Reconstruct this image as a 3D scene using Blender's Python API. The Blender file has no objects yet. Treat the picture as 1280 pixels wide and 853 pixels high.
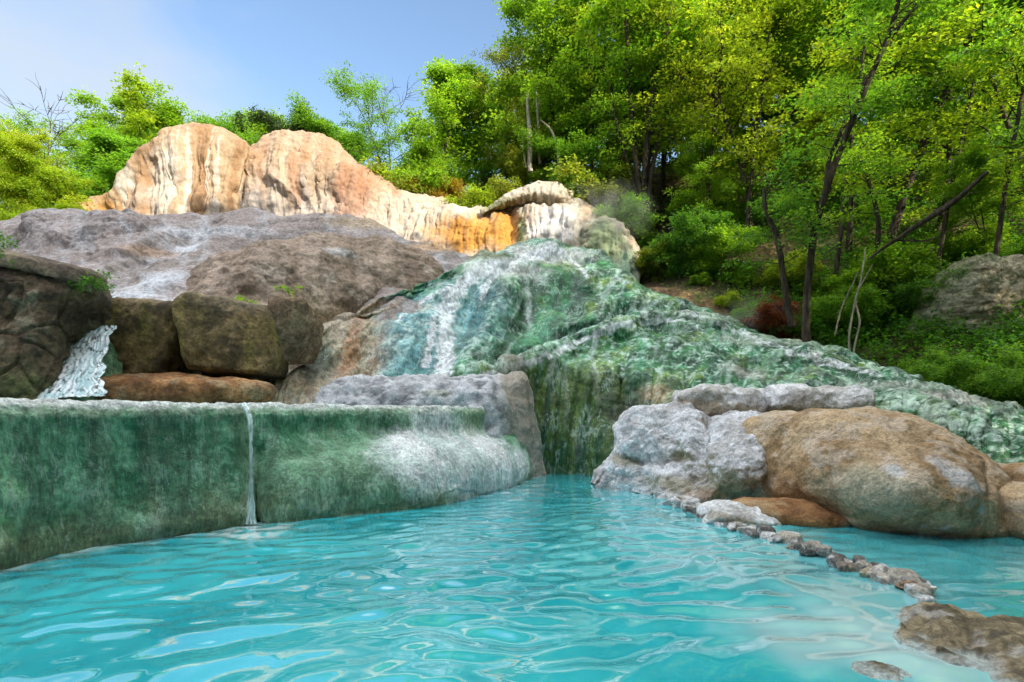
import bpy, math, random
import numpy as np
from math import radians, pi

scene = bpy.context.scene
COL = scene.collection
F, HOR, EYE = 700.0, 512.0, 1.6          # focal length and horizon row of the 1280 px wide photograph, eye height in metres

def at(px, py, Y):
    """world point seen at a place of the photograph, at a chosen distance"""
    return np.array([(px - 640.0) / F * Y, Y, EYE + (HOR - py) / F * Y])

# ------------------------------------------------------------------ noise
_rng = np.random.RandomState(7)
_perm = np.concatenate([_rng.permutation(256)] * 3).astype(np.int64)
_g = _rng.normal(size=(256, 3)); _g /= np.linalg.norm(_g, axis=1)[:, None]
_jit = _rng.rand(256, 3)

def perlin(P, seed=0):
    P = np.asarray(P, float) + seed * 17.31
    i = np.floor(P).astype(np.int64); f = P - i; i &= 255
    u = f * f * f * (f * (f * 6 - 15) + 10)
    r = 0.0
    for dx in (0, 1):
        wx = u[:, 0] if dx else 1 - u[:, 0]
        for dy in (0, 1):
            wy = u[:, 1] if dy else 1 - u[:, 1]
            for dz in (0, 1):
                wz = u[:, 2] if dz else 1 - u[:, 2]
                h = _perm[_perm[_perm[(i[:, 0] + dx) & 255] + ((i[:, 1] + dy) & 255)] + ((i[:, 2] + dz) & 255)]
                g = _g[h]
                r = r + wx * wy * wz * (g[:, 0] * (f[:, 0] - dx) + g[:, 1] * (f[:, 1] - dy) + g[:, 2] * (f[:, 2] - dz))
    return r * 1.5

def fbm(P, octaves=4, seed=0, gain=0.5):
    P = np.asarray(P, float); s = 0.0; a = 1.0; k = 1.0
    for o in range(octaves):
        s = s + a * perlin(P * k, seed + o * 3.7); a *= gain; k *= 2.03
    return s

def ridged(P, octaves=4, seed=0, gain=0.5):
    P = np.asarray(P, float); s = 0.0; a = 1.0; k = 1.0; t = 0
    for o in range(octaves):
        s = s + a * (1 - np.abs(perlin(P * k, seed + o * 3.7)) * 1.8); t += a; a *= gain; k *= 2.03
    return s / t

def worley(P, seed=0):
    P = np.asarray(P, float) + seed * 9.7
    i = np.floor(P).astype(np.int64); f = P - i
    d1 = np.full(len(P), 9.0); d2 = np.full(len(P), 9.0)
    for dx in (-1, 0, 1):
        for dy in (-1, 0, 1):
            for dz in (-1, 0, 1):
                h = _perm[_perm[_perm[(i[:, 0] + dx) & 255] + ((i[:, 1] + dy) & 255)] + ((i[:, 2] + dz) & 255)]
                v = _jit[h] + np.array([dx, dy, dz]) - f
                d = np.einsum('ij,ij->i', v, v)
                m = d < d1
                d2 = np.where(m, d1, np.minimum(d2, d)); d1 = np.where(m, d, d1)
    return np.sqrt(d1), np.sqrt(d2)

def sst(a, b, x):
    t = np.clip((x - a) / (b - a), 0, 1); return t * t * (3 - 2 * t)

def mix(a, b, m):
    a = np.asarray(a, float); b = np.asarray(b, float)
    m = np.clip(np.asarray(m, float), 0, 1)
    return a + (b - a) * m[..., None]

# ------------------------------------------------------------------ mesh building
def make_mesh(name, verts, faces, color=None, smooth=True):
    """verts (n,3); faces (m,k) array or list of such arrays"""
    if isinstance(faces, np.ndarray): faces = [faces]
    faces = [np.asarray(f, np.int32) for f in faces if len(f)]
    me = bpy.data.meshes.new(name)
    me.vertices.add(len(verts)); me.vertices.foreach_set('co', np.asarray(verts, np.float32).ravel())
    nl = sum(f.size for f in faces); nf = sum(len(f) for f in faces)
    me.loops.add(nl); me.polygons.add(nf)
    me.loops.foreach_set('vertex_index', np.concatenate([f.ravel() for f in faces]))
    tot = np.concatenate([np.full(len(f), f.shape[1], np.int32) for f in faces])
    start = np.concatenate([[0], np.cumsum(tot)[:-1]]).astype(np.int32)
    me.polygons.foreach_set('loop_start', start)
    me.polygons.foreach_set('use_smooth', np.full(nf, smooth))
    me.update(calc_edges=True)
    if color is not None:
        a = me.color_attributes.new('Col', 'FLOAT_COLOR', 'POINT')
        c = np.ones((len(verts), 4), np.float32); c[:, :3] = np.clip(color, 0, 1)
        a.data.foreach_set('color', c.ravel())
    me.validate()
    return me

def link(name, mesh, material, parent=None):
    o = bpy.data.objects.new(name, mesh); COL.objects.link(o)
    if material is not None and mesh is not None and not mesh.materials: mesh.materials.append(material)
    if parent is not None: o.parent = parent
    return o

def empty(name, loc=(0, 0, 0), rz=0.0):
    o = bpy.data.objects.new(name, None); COL.objects.link(o)
    o.location = loc; o.rotation_euler = (0, 0, rz); o.empty_display_size = 0.3
    return o

def tag(o, label, cat, group=None):
    o['label'] = label; o['category'] = cat
    if group: o['group'] = group
    return o

def grid_faces(nr, nc):
    a = np.arange(nr * nc).reshape(nr, nc)
    return np.stack([a[:-1, :-1].ravel(), a[:-1, 1:].ravel(), a[1:, 1:].ravel(), a[1:, :-1].ravel()], 1)

def catmull(K, x, xs):
    """K (k,...) knots at x -> values at xs (monotone-ish cubic hermite)"""
    K = np.asarray(K, float); x = np.asarray(x, float)
    k = len(x)
    if k == 2:
        t = (xs - x[0]) / (x[1] - x[0]); return K[0] + (K[1] - K[0]) * t.reshape((-1,) + (1,) * (K.ndim - 1))
    sh = (-1,) + (1,) * (K.ndim - 1)
    d = (K[1:] - K[:-1]) / np.diff(x).reshape(sh)
    m = np.empty_like(K); m[0] = d[0]; m[-1] = d[-1]
    w = np.diff(x).reshape(sh)
    m[1:-1] = (d[:-1] * w[1:] + d[1:] * w[:-1]) / (w[1:] + w[:-1])
    i = np.clip(np.searchsorted(x, xs) - 1, 0, k - 2)
    h = (x[i + 1] - x[i]).reshape(sh); t = ((xs - x[i])).reshape(sh) / h
    return ((2 * t**3 - 3 * t**2 + 1) * K[i] + (t**3 - 2 * t**2 + t) * h * m[i]
            + (-2 * t**3 + 3 * t**2) * K[i + 1] + (t**3 - t**2) * h * m[i + 1])

class Form:
    """a lofted rock form: rows of points run left to right, the first row at the foot, the last along the crest"""
    def __init__(s, rows, ns, nt, par='px', back=3.0, drop=3.0, world=False, arc=False, nb=None):
        out = []
        for r in rows:
            r = [np.asarray(p, float) for p in r]
            W = np.array(r) if world else np.array([at(*p) for p in r])
            if par == 'px' and not world:
                x = np.array([p[0] for p in r])
            else:
                x = np.concatenate([[0], np.cumsum(np.linalg.norm(np.diff(W, axis=0), axis=1))])
            x = (x - x[0]) / (x[-1] - x[0])
            out.append(catmull(W, x, np.linspace(0, 1, ns)))
        rows = np.array(out)                                             # R, ns, 3
        if arc and len(rows) == 2:                                       # rounded profile from foot to crest
            b, c = rows; new = []
            for q in np.linspace(0, 1, 7):
                a = q * pi / 2
                k = arc
                hy = (1 - k) * q + k * (1 - math.cos(a)); hz = (1 - k) * q + k * math.sin(a)
                r = b + (c - b) * hy; r[:, 2] = b[:, 2] + (c[:, 2] - b[:, 2]) * hz
                new.append(r)
            rows = np.array(new)
        nfront = len(rows) - 1
        crest = rows[-1]
        dirn = crest[:, :2] / np.linalg.norm(crest[:, :2], axis=1)[:, None]
        if world: dirn = np.array([[0.0, 1.0]] * ns)
        for q in (0.3, 0.7, 1.0):
            r = crest.copy(); r[:, :2] += dirn * back * math.sin(q * pi / 2); r[:, 2] -= drop * (1 - math.cos(q * pi / 2))
            rows = np.concatenate([rows, r[None]])
        L = np.concatenate([[0], np.cumsum(np.linalg.norm(np.diff(rows, axis=0), axis=2).mean(1))])
        lf = L[nfront]
        nb = nb or max(8, nt // 8)
        ts = np.concatenate([np.linspace(0, lf, nt), np.linspace(lf, L[-1], nb + 1)[1:]])
        G = catmull(rows, L, ts)
        s.nr, s.nc = G.shape[:2]
        s.G = G; s.S = np.tile(np.linspace(0, 1, ns), s.nr); s.T = np.repeat(ts / lf, ns)
        s.len_s = np.linalg.norm(np.diff(crest, axis=0), axis=1).sum(); s.len_t = lf
        s.d = np.zeros(s.nr * s.nc)
        s.upd()
    def upd(s):
        G = s.G
        du = np.gradient(G, axis=1); dv = np.gradient(G, axis=0)
        N = np.cross(du, dv); N /= np.linalg.norm(N, axis=2)[..., None] + 1e-9
        s.P = G.reshape(-1, 3); s.N = N.reshape(-1, 3)
        s.su = s.S * s.len_s; s.tv = s.T * s.len_t
        s.px = 640 + F * s.P[:, 0] / np.maximum(s.P[:, 1], .1); s.py = HOR - F * (s.P[:, 2] - EYE) / np.maximum(s.P[:, 1], .1)
    def push(s, d):
        s.d = s.d + d
        s.G = (s.P + s.N * np.asarray(d).reshape(-1, 1)).reshape(s.nr, s.nc, 3); s.upd()
    def ST(s, fs, ft, z=0.0):
        """coordinates that follow the flow: fs per metre across, ft per metre down"""
        return np.stack([s.su * fs, s.tv * ft, np.full_like(s.su, z)], 1)
    def blob(s, px, py, rx, ry, soft=0.5, rough=0.35, seed=0):
        """a patch of mineral or algae on the surface round one of its points (world-space ellipsoid)"""
        q = (s.px - px) ** 2 + (s.py - py) ** 2 + 1e6 * (s.T > 1.02)
        c = s.P[np.argmin(q)]; k = c[1] / F
        d = s.P - c
        e = np.sqrt((d[:, 0] / (rx * k)) ** 2 + (d[:, 2] / (ry * k)) ** 2 + (d[:, 1] / (3.0 * max(rx, ry) * k)) ** 2)
        e = e + rough * fbm(s.P * (1.3 / (min(rx, ry) * k)), 3, seed + px)
        return 1 - sst(1 - soft, 1 + soft, e)
    def line(s, pts, w, ends=.0):
        """closeness (0..1) to a rib, gully or trickle running along the surface through the given places; w in metres"""
        p = np.array(pts, float); x = np.concatenate([[0], np.cumsum(np.linalg.norm(np.diff(p, axis=0), axis=1))])
        q = catmull(p, x, np.linspace(0, x[-1], 48)); ok = s.T <= 1.02
        C = []
        for a, b in q:
            C.append(s.P[np.argmin((s.px - a) ** 2 + (s.py - b) ** 2 + 1e6 * ~ok)])
        C = np.array(C); d2 = np.full(len(s.P), 1e9)
        if not hasattr(s, 'jit'): s.jit = np.stack([fbm(s.P * 1.4, 3, k) for k in (1, 2, 3)], 1)
        lo = C.min(0) - 3.5 * w; hi = C.max(0) + 3.5 * w
        sel = np.where(np.all((s.P > lo) & (s.P < hi), axis=1))[0]; out = np.zeros(len(s.P))
        Q = s.P[sel] + .4 * w * s.jit[sel]; d2 = d2[sel]
        for c in C:
            e = Q - c; d2 = np.minimum(d2, np.einsum('ij,ij->i', e, e))
        out[sel] = np.exp(-d2 / (w * w)); return out
    def mesh(s, name, color):
        return make_mesh(name, s.P, grid_faces(s.nr, s.nc), color)

# ------------------------------------------------------------------ materials
def mat(name):
    m = bpy.data.materials.new(name); m.use_nodes = True
    nt = m.node_tree; nt.nodes.clear()
    out = nt.nodes.new('ShaderNodeOutputMaterial')
    return m, nt, out

def N_(nt, typ, **kw):
    n = nt.nodes.new(typ)
    for k, v in kw.items():
        if k in n.inputs.keys() if isinstance(k, str) else False: n.inputs[k].default_value = v
        else: setattr(n, k, v)
    return n

def rock_material(name, rough=0.75, mott=.3, crust=0.0, stretch=1.0, fine=14.0, bump=0.25, var=0.28, dist=0.03, coat=0.0, spec=0.4, speck=0.0, pore=0.0, speckcol=(.75, .78, .8)):
    """mineral colour from the surface's own pigment map, broken by two sizes of grain, with grain relief"""
    m, nt, out = mat(name); L = nt.links.new
    b = nt.nodes.new('ShaderNodeBsdfPrincipled'); L(b.outputs[0], out.inputs[0])
    col = nt.nodes.new('ShaderNodeAttribute'); col.attribute_name = 'Col'
    tc = nt.nodes.new('ShaderNodeTexCoord')
    n1 = N_(nt, 'ShaderNodeTexNoise'); n1.inputs['Scale'].default_value = fine; n1.inputs['Detail'].default_value = 6; n1.inputs['Roughness'].default_value = .65
    n2 = N_(nt, 'ShaderNodeTexNoise'); n2.inputs['Scale'].default_value = fine * .22; n2.inputs['Detail'].default_value = 4
    for n in (n1, n2): L(tc.outputs['Object'], n.inputs['Vector'])
    r = nt.nodes.new('ShaderNodeMapRange'); r.inputs['From Min'].default_value = .3; r.inputs['From Max'].default_value = .7
    r.inputs['To Min'].default_value = 1 - var; r.inputs['To Max'].default_value = 1 + var
    L(n1.outputs['Fac'], r.inputs['Value'])
    r2 = nt.nodes.new('ShaderNodeMapRange'); r2.inputs['From Min'].default_value = .35; r2.inputs['From Max'].default_value = .65
    r2.inputs['To Min'].default_value = 1 - var * .7; r2.inputs['To Max'].default_value = 1 + var * .5
    L(n2.outputs['Fac'], r2.inputs['Value'])
    mu = nt.nodes.new('ShaderNodeMath'); mu.operation = 'MULTIPLY'; L(r.outputs[0], mu.inputs[0]); L(r2.outputs[0], mu.inputs[1])
    vm = nt.nodes.new('ShaderNodeVectorMath'); vm.operation = 'SCALE'; L(col.outputs['Color'], vm.inputs[0]); L(mu.outputs[0], vm.inputs['Scale'])
    last = vm.outputs[0]
    nm = nt.nodes.new('ShaderNodeTexNoise'); nm.inputs['Scale'].default_value = fine * 1.9; nm.inputs['Detail'].default_value = 8; nm.inputs['Roughness'].default_value = .72; nm.inputs['Distortion'].default_value = .4
    mpg = nt.nodes.new('ShaderNodeMapping'); mpg.inputs['Scale'].default_value = (1, 1, stretch); L(tc.outputs['Object'], mpg.inputs[0])
    L(mpg.outputs[0], nm.inputs['Vector'])
    rm = nt.nodes.new('ShaderNodeMapRange'); rm.inputs['From Min'].default_value = .43; rm.inputs['From Max'].default_value = .57; rm.inputs['To Min'].default_value = 1 - mott; rm.inputs['To Max'].default_value = 1 + mott * .6
    L(nm.outputs['Fac'], rm.inputs['Value'])
    v2 = nt.nodes.new('ShaderNodeVectorMath'); v2.operation = 'SCALE'; L(last, v2.inputs[0]); L(rm.outputs[0], v2.inputs['Scale']); last = v2.outputs[0]
    if crust > 0:
        nc = nt.nodes.new('ShaderNodeTexNoise'); nc.inputs['Scale'].default_value = fine * 1.2; nc.inputs['Detail'].default_value = 9; nc.inputs['Roughness'].default_value = .7; nc.inputs['Distortion'].default_value = 1.2
        L(mpg.outputs[0], nc.inputs['Vector'])
        ad = nt.nodes.new('ShaderNodeMath'); ad.operation = 'MULTIPLY_ADD'; ad.inputs[1].default_value = .55; L(n2.outputs['Fac'], ad.inputs[0]); L(nc.outputs['Fac'], ad.inputs[2])
        rc2 = nt.nodes.new('ShaderNodeMapRange'); rc2.inputs['From Min'].default_value = .82; rc2.inputs['From Max'].default_value = .90; rc2.inputs['To Max'].default_value = crust; L(ad.outputs[0], rc2.inputs['Value'])
        mc = nt.nodes.new('ShaderNodeMix'); mc.data_type = 'RGBA'; L(rc2.outputs[0], mc.inputs['Factor']); L(last, mc.inputs['A']); mc.inputs['B'].default_value = (.60, .78, .68, 1); last = mc.outputs['Result']
    if speck > 0:
        v = nt.nodes.new('ShaderNodeTexNoise'); v.inputs['Scale'].default_value = fine * 2.1; v.inputs['Detail'].default_value = 3; v.inputs['Roughness'].default_value = .7
        L(tc.outputs['Object'], v.inputs['Vector'])
        rr = nt.nodes.new('ShaderNodeMapRange'); rr.inputs['From Min'].default_value = .62 - .1 * speck; rr.inputs['From Max'].default_value = .70; L(v.outputs['Fac'], rr.inputs['Value'])
        sc = nt.nodes.new('ShaderNodeMath'); sc.operation = 'MULTIPLY'; sc.inputs[1].default_value = .75; L(rr.outputs[0], sc.inputs[0])
        mx = nt.nodes.new('ShaderNodeMix'); mx.data_type = 'RGBA'
        L(sc.outputs[0], mx.inputs['Factor']); L(last, mx.inputs['A']); mx.inputs['B'].default_value = (*speckcol, 1)
        last = mx.outputs['Result']
    L(last, b.inputs['Base Color'])
    b.inputs['Roughness'].default_value = rough; b.inputs['Specular IOR Level'].default_value = spec
    if coat: b.inputs['Coat Weight'].default_value = coat; b.inputs['Coat Roughness'].default_value = .22
    hsum = nt.nodes.new('ShaderNodeMath'); hsum.operation = 'ADD'
    n3 = N_(nt, 'ShaderNodeTexNoise'); n3.inputs['Scale'].default_value = fine * 3; n3.inputs['Detail'].default_value = 5; n3.inputs['Roughness'].default_value = .7
    L(tc.outputs['Object'], n3.inputs['Vector'])
    h3 = nt.nodes.new('ShaderNodeMath'); h3.operation = 'MULTIPLY'; h3.inputs[1].default_value = .45; L(n3.outputs['Fac'], h3.inputs[0])
    L(n1.outputs['Fac'], hsum.inputs[0]); L(h3.outputs[0], hsum.inputs[1])
    bp = nt.nodes.new('ShaderNodeBump'); bp.inputs['Strength'].default_value = bump * 2; bp.inputs['Distance'].default_value = dist
    L(hsum.outputs[0], bp.inputs['Height']); L(bp.outputs[0], b.inputs['Normal'])
    if coat: L(bp.outputs[0], b.inputs['Coat Normal'])
    return m

def leaf_material(name, trans=0.5, sat=1.0):
    m, nt, out = mat(name); L = nt.links.new
    col = nt.nodes.new('ShaderNodeAttribute'); col.attribute_name = 'Col'
    oi = nt.nodes.new('ShaderNodeObjectInfo')
    mx = nt.nodes.new('ShaderNodeMix'); mx.data_type = 'RGBA'; mx.blend_type = 'MULTIPLY'; mx.inputs['Factor'].default_value = 1
    L(col.outputs['Color'], mx.inputs['A']); L(oi.outputs['Color'], mx.inputs['B'])
    d = nt.nodes.new('ShaderNodeBsdfPrincipled'); d.inputs['Roughness'].default_value = .45; d.inputs['Specular IOR Level'].default_value = .35
    L(mx.outputs['Result'], d.inputs['Base Color'])
    t = nt.nodes.new('ShaderNodeBsdfTranslucent')
    tm = nt.nodes.new('ShaderNodeMix'); tm.data_type = 'RGBA'; tm.blend_type = 'MULTIPLY'; tm.inputs['Factor'].default_value = 1
    L(mx.outputs['Result'], tm.inputs['A']); tm.inputs['B'].default_value = (1.46, 1.40, .40, 1)
    L(tm.outputs['Result'], t.inputs['Color'])
    ms = nt.nodes.new('ShaderNodeMixShader'); ms.inputs[0].default_value = trans
    L(d.outputs[0], ms.inputs[1]); L(t.outputs[0], ms.inputs[2]); L(ms.outputs[0], out.inputs[0])
    return m

def bark_material(name, c1, c2):
    m, nt, out = mat(name); L = nt.links.new
    b = nt.nodes.new('ShaderNodeBsdfPrincipled'); L(b.outputs[0], out.inputs[0]); b.inputs['Roughness'].default_value = .9; b.inputs['Specular IOR Level'].default_value = .15
    tc = nt.nodes.new('ShaderNodeTexCoord'); mp = nt.nodes.new('ShaderNodeMapping'); mp.inputs['Scale'].default_value = (9, 9, 2)
    L(tc.outputs['Object'], mp.inputs[0])
    n = nt.nodes.new('ShaderNodeTexNoise'); n.inputs['Scale'].default_value = 1.4; n.inputs['Detail'].default_value = 6; L(mp.outputs[0], n.inputs['Vector'])
    cr = nt.nodes.new('ShaderNodeValToRGB'); cr.color_ramp.elements[0].position = .35; cr.color_ramp.elements[1].position = .68
    cr.color_ramp.elements[0].color = (*c1, 1); cr.color_ramp.elements[1].color = (*c2, 1)
    L(n.outputs['Fac'], cr.inputs[0]); L(cr.outputs[0], b.inputs['Base Color'])
    bp = nt.nodes.new('ShaderNodeBump'); bp.inputs['Strength'].default_value = .6; bp.inputs['Distance'].default_value = .03
    L(n.outputs['Fac'], bp.inputs['Height']); L(bp.outputs[0], b.inputs['Normal'])
    return m

M_TRAV = rock_material('travertine', rough=.8, stretch=.3, fine=5, bump=.35, var=.12, mott=.14, dist=.06)
M_GREY = rock_material('grey_travertine', rough=.85, fine=6, bump=.45, var=.2, mott=.3, dist=.06)
M_MOSS = rock_material('wet_algae_rock', rough=.5, fine=6, bump=.48, var=.28, mott=.4, crust=.38, stretch=.35, dist=.07, coat=.15)
M_WALL = rock_material('algae_wall', rough=.5, fine=13, bump=.7, var=.3, mott=.34, crust=.3, stretch=.28, dist=.04, coat=.05)
M_DARK = rock_material('mossy_rock', rough=.9, fine=9, bump=.5, var=.45, dist=.05)
M_BOULDER = rock_material('boulder_rock', rough=.85, fine=15, bump=.5, var=.2, mott=.26, dist=.035)
M_STONE = rock_material('stone_rock', rough=.8, fine=22, bump=.4, var=.3, dist=.02)
M_SOIL = rock_material('soil', rough=.95, fine=3, bump=.5, var=.5, dist=.1)
M_LEAF = leaf_material('leaf', .6)
M_PINE = leaf_material('needle', .2)
M_BARK = bark_material('bark', (.025, .02, .015), (.09, .07, .05))
M_DEAD = bark_material('dead_wood', (.22, .18, .13), (.5, .44, .36))

# ------------------------------------------------------------------ ground
_gp = []
def gp(*pts):
    for p in pts: _gp.append(p)
gp((-9, -4, -.8), (0, -4, -.8), (9, -4, -.6), (-8, 4, -.8), (0, 5, -.9), (8, 5, -.7), (0, 11, -.8), (-4, 11, -.6), (5, 11, -.8), (9.5, 8, -.1),
   (-8, 11, .8), (-12, 9, 1.2), (-14, 4, 2.5), (-4, 15, .6), (2, 17, .6), (7, 14, .6), (0, 21, 2.5), (-7, 18, 2.5), (-14, 16, 3.5), (-12, 24, 5.0),
   (-4, 25, 5.0), (3, 25, 5.5), (-22, 20, 6.5), (-20, 28, 8.5), (-11, 30, 8.5), (0, 28, 8.0), (-4.6, 31.6, 11.5), (-1, 31.4, 11.2), (2, 30.8, 10.9), (5, 29, 10.3), (8, 29.5, 11.0),
   (-14, 36, 11.5), (-4, 35, 11.5), (4, 34, 12.3), (-26, 36, 10.5), (-40, 34, 10.5),
   (6.4, 20.6, 5.0), (5.3, 22.6, 6.3), (9.1, 17.6, 3.1), (10.3, 15.4, 2.2), (11.0, 13.3, 1.5), (11.3, 11.5, .9), (11.5, 9.5, .6),
   (8.3, 23, 7.6), (11.5, 19, 4.4), (13.6, 17.4, 4.2), (14, 14, 2.7), (14, 10, 2.2), (9, 27, 10.5), (13, 23, 8.3), (17, 20, 7.5), (18, 14, 5.5), (18, 8, 5.5),
   (12, 32, 14), (20, 28, 14), (26, 20, 14), (28, 10, 14), (22, 0, 9), (16, -8, 8), (30, -6, 15), (24, -18, 17), (10, -16, 13.5), (0, -18, 14), (-12, -18, 9.0), (-20, -8, 5),
   (5, -10, 7.5), (-6, -10, 4.5), (18, -26, 20), (2, -30, 20), (34, -26, 22), (-18, -30, 12),
   (0, 50, 20), (8, 42, 19), (20, 44, 23), (40, 36, 24), (-24, 50, 15), (45, 0, 24), (-45, 10, 9), (-50, 60, 16))
for a in range(0, 360, 20):
    _gp.append((150 * math.cos(radians(a)), 150 * math.sin(radians(a)), 26))
_gp = np.array(_gp, float)
_D = np.linalg.norm(_gp[:, None, :2] - _gp[None, :, :2], axis=2)
_A = np.zeros((len(_gp) + 1,) * 2); _A[:-1, :-1] = -_D - 0.02 * np.eye(len(_gp)); _A[-1, :-1] = 1; _A[:-1, -1] = 1
_w = np.linalg.solve(_A, np.append(_gp[:, 2], 0))

def gz(x, y):
    x = np.atleast_1d(np.asarray(x, float)); y = np.atleast_1d(np.asarray(y, float))
    r = np.empty(len(x))
    for i in range(0, len(x), 20000):
        d = np.hypot(x[i:i + 20000, None] - _gp[None, :, 0], y[i:i + 20000, None] - _gp[None, :, 1])
        r[i:i + 20000] = -(d @ _w[:-1]) + _w[-1]
    return r

n = 420
u = np.linspace(-1, 1, n); ax = np.sinh(u * 3.2) / math.sinh(3.2) * 190
gx, gy = np.meshgrid(ax + 4, ax + 16)
gpz = gz(gx.ravel(), gy.ravel())
GP = np.stack([gx.ravel(), gy.ravel(), gpz], 1)
GP[:, 2] += fbm(GP * .45, 4, 3) * .35 * sst(.2, 2.5, gpz)
c = mix((.10, .065, .035), (.17, .105, .05), sst(-.3, .4, fbm(GP * .9, 4, 5)))
c = mix(c, (.045, .075, .02), sst(.0, .5, fbm(GP * .4, 3, 9)) * .75)
c = mix(c, (.3, .34, .3), sst(.4, -.2, gpz))
o = link('ground', make_mesh('ground', GP, grid_faces(n, n), c), M_SOIL); o['kind'] = 'structure'

# ------------------------------------------------------------------ upper travertine domes
CREAM, WHITE, TAN, RUST, OCHRE = (.32, .225, .135), (.42, .37, .305), (.235, .135, .062), (.27, .125, .055), (.42, .19, .022)

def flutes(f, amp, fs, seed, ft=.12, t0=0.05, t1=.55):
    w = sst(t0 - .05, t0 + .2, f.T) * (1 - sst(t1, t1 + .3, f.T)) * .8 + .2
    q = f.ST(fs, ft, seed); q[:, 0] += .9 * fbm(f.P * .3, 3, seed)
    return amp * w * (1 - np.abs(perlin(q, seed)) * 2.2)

# left dome
ridge = [(88, 286, 28), (106, 274, 28), (128, 260, 28), (148, 246, 28), (163, 226, 28.2), (182, 196, 28.4), (210, 174, 28.6), (245, 165, 28.8), (278, 167, 28.8), (302, 180, 28.8), (322, 196, 28.8), (335, 220, 28.8)]
base = [(92, 310, 26.6), (120, 310, 26.2), (150, 310, 26), (200, 310, 25.8), (240, 310, 25.8), (268, 310, 26), (290, 310, 26.8), (310, 300, 27.8)]
f = Form([base, ridge], 260, 200, back=4, drop=6, arc=.8)
f.push(.40 * fbm(f.P * .45, 3, 21) + .5 * np.exp(-((f.T - .80) / .14) ** 2) - .25 * np.exp(-((f.T - .40) / .2) ** 2))
f.push(flutes(f, .26, .8, 4, .08) + flutes(f, .10, 2.2, 5, .1) + flutes(f, .05, 5, 6, .1))
f.push(.07 * fbm(f.P * 2.2, 4, 11))
stk = fbm(f.ST(1.3, .13), 4, 8)
c = mix(TAN, CREAM, sst(-.5, .3, stk))
c = mix(c, WHITE, sst(.0, .45, fbm(f.ST(1.6, .15, 3), 4, 12)) * .9)
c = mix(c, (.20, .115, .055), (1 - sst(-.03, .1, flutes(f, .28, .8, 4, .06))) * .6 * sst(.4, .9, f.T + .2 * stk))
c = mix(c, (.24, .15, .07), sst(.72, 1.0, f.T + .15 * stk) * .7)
c = mix(c, OCHRE, f.blob(120, 265, 30, 15) * .6)
c = mix(c, WHITE, f.blob(205, 225, 22, 45) * .8); c = mix(c, (.30, .23, .18), f.blob(165, 255, 14, 25) * .6)
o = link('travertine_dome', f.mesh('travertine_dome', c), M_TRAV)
tag(o, 'tan travertine dome with white drip curtains, left of the two summit domes against the sky', 'rock dome')

# right dome and its long shoulder
ridge = [(235, 235, 30), (262, 215, 30), (292, 196, 30), (318, 180, 30), (335, 170, 30), (360, 166, 30), (390, 169, 30), (415, 180, 30), (440, 198, 29.8), (460, 216, 29.6), (485, 228, 29.4), (520, 241, 29.2), (560, 253, 29)]
base = [(225, 310, 27.6), (270, 310, 27.3), (330, 310, 26.8), (380, 312, 26.6), (430, 315, 26.6), (480, 318, 26.8), (520, 322, 27.2), (560, 325, 27.6)]
f = Form([base, ridge], 360, 200, back=4, drop=6, arc=.7)
f.push(.3 * fbm(f.P * .4, 3, 31) + .25 * f.blob(340, 215, 45, 50) + .25 * f.blob(450, 240, 30, 40) - .35 * f.blob(285, 260, 22, 50) - .3 * f.blob(400, 258, 28, 30))
f.push(flutes(f, .20, .5, 6, .08) + flutes(f, .09, 1.5, 7, .08) + flutes(f, .04, 4, 8, .1))
f.push(.09 * fbm(f.P * 1.9, 4, 13) * sst(.3, .9, f.T) + .05 * fbm(f.P * 4, 3, 14))
stk = fbm(f.ST(1.5, .12), 4, 18)
c = mix((.26, .165, .09), (.33, .25, .17), sst(-.4, .4, stk))
c = mix(c, RUST, sst(.08, .5, fbm(f.ST(1.1, .14, 5), 4, 15)) * .65)
c = mix(c, (.31, .20, .125), sst(.6, .95, f.T) * .7)
c = mix(c, (.38, .345, .31), sst(.55, .15, f.T + .2 * stk) * .8)
c = mix(c, (.27, .115, .055), f.blob(440, 235, 22, 50) * .6)
c = mix(c, (.40, .34, .27), f.blob(520, 265, 50, 40) * .8)
c = mix(c, (.17, .14, .12), sst(.25, .6, fbm(f.ST(3.2, .1, 2), 3, 19)) * .5 * sst(.6, .2, f.T))
o = link('travertine_dome', f.mesh('travertine_dome', c), M_TRAV)
tag(o, 'rust streaked cream dome whose long shoulder falls to the orange crust', 'rock dome')

# orange crust, white block, green flank
ridge = [(500, 244, 28.6), (540, 252, 28.4), (580, 257, 28.2), (615, 259, 28), (640, 252, 27.6), (680, 246, 27.2), (715, 250, 27), (745, 262, 26.6), (770, 278, 26), (788, 300, 25.4), (797, 325, 25)]
base = [(480, 325, 26.6), (560, 330, 26), (610, 330, 25.4), (650, 332, 25), (700, 335, 24.4), (740, 345, 24), (775, 360, 23.8), (800, 375, 23.6)]
f = Form([base, ridge], 300, 200, back=4, drop=5, arc=.65)
f.push(.3 * fbm(f.P * .55, 3, 41) + .3 * f.blob(690, 285, 35, 30) + .3 * f.blob(755, 300, 22, 30) - .25 * f.blob(640, 290, 10, 40))
f.push(flutes(f, .12, 1.8, 8) + flutes(f, .06, 4, 9) + .06 * fbm(f.P * 3, 4, 22))
stk = fbm(f.ST(1.8, .15), 4, 28)
c = mix((.36, .29, .22), WHITE, sst(-.4, .3, stk))
c = mix(c, (.32, .19, .08), sst(.1, .5, fbm(f.ST(1.6, .15, 4), 4, 29)) * .4)
c = mix(c, mix(OCHRE, (.30, .13, .02), sst(0, .5, stk)), np.maximum(f.blob(590, 292, 55, 28), f.blob(630, 285, 22, 34)) * .95)
c = mix(c, (.48, .46, .44), f.blob(695, 285, 36, 28) * .9)
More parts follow.
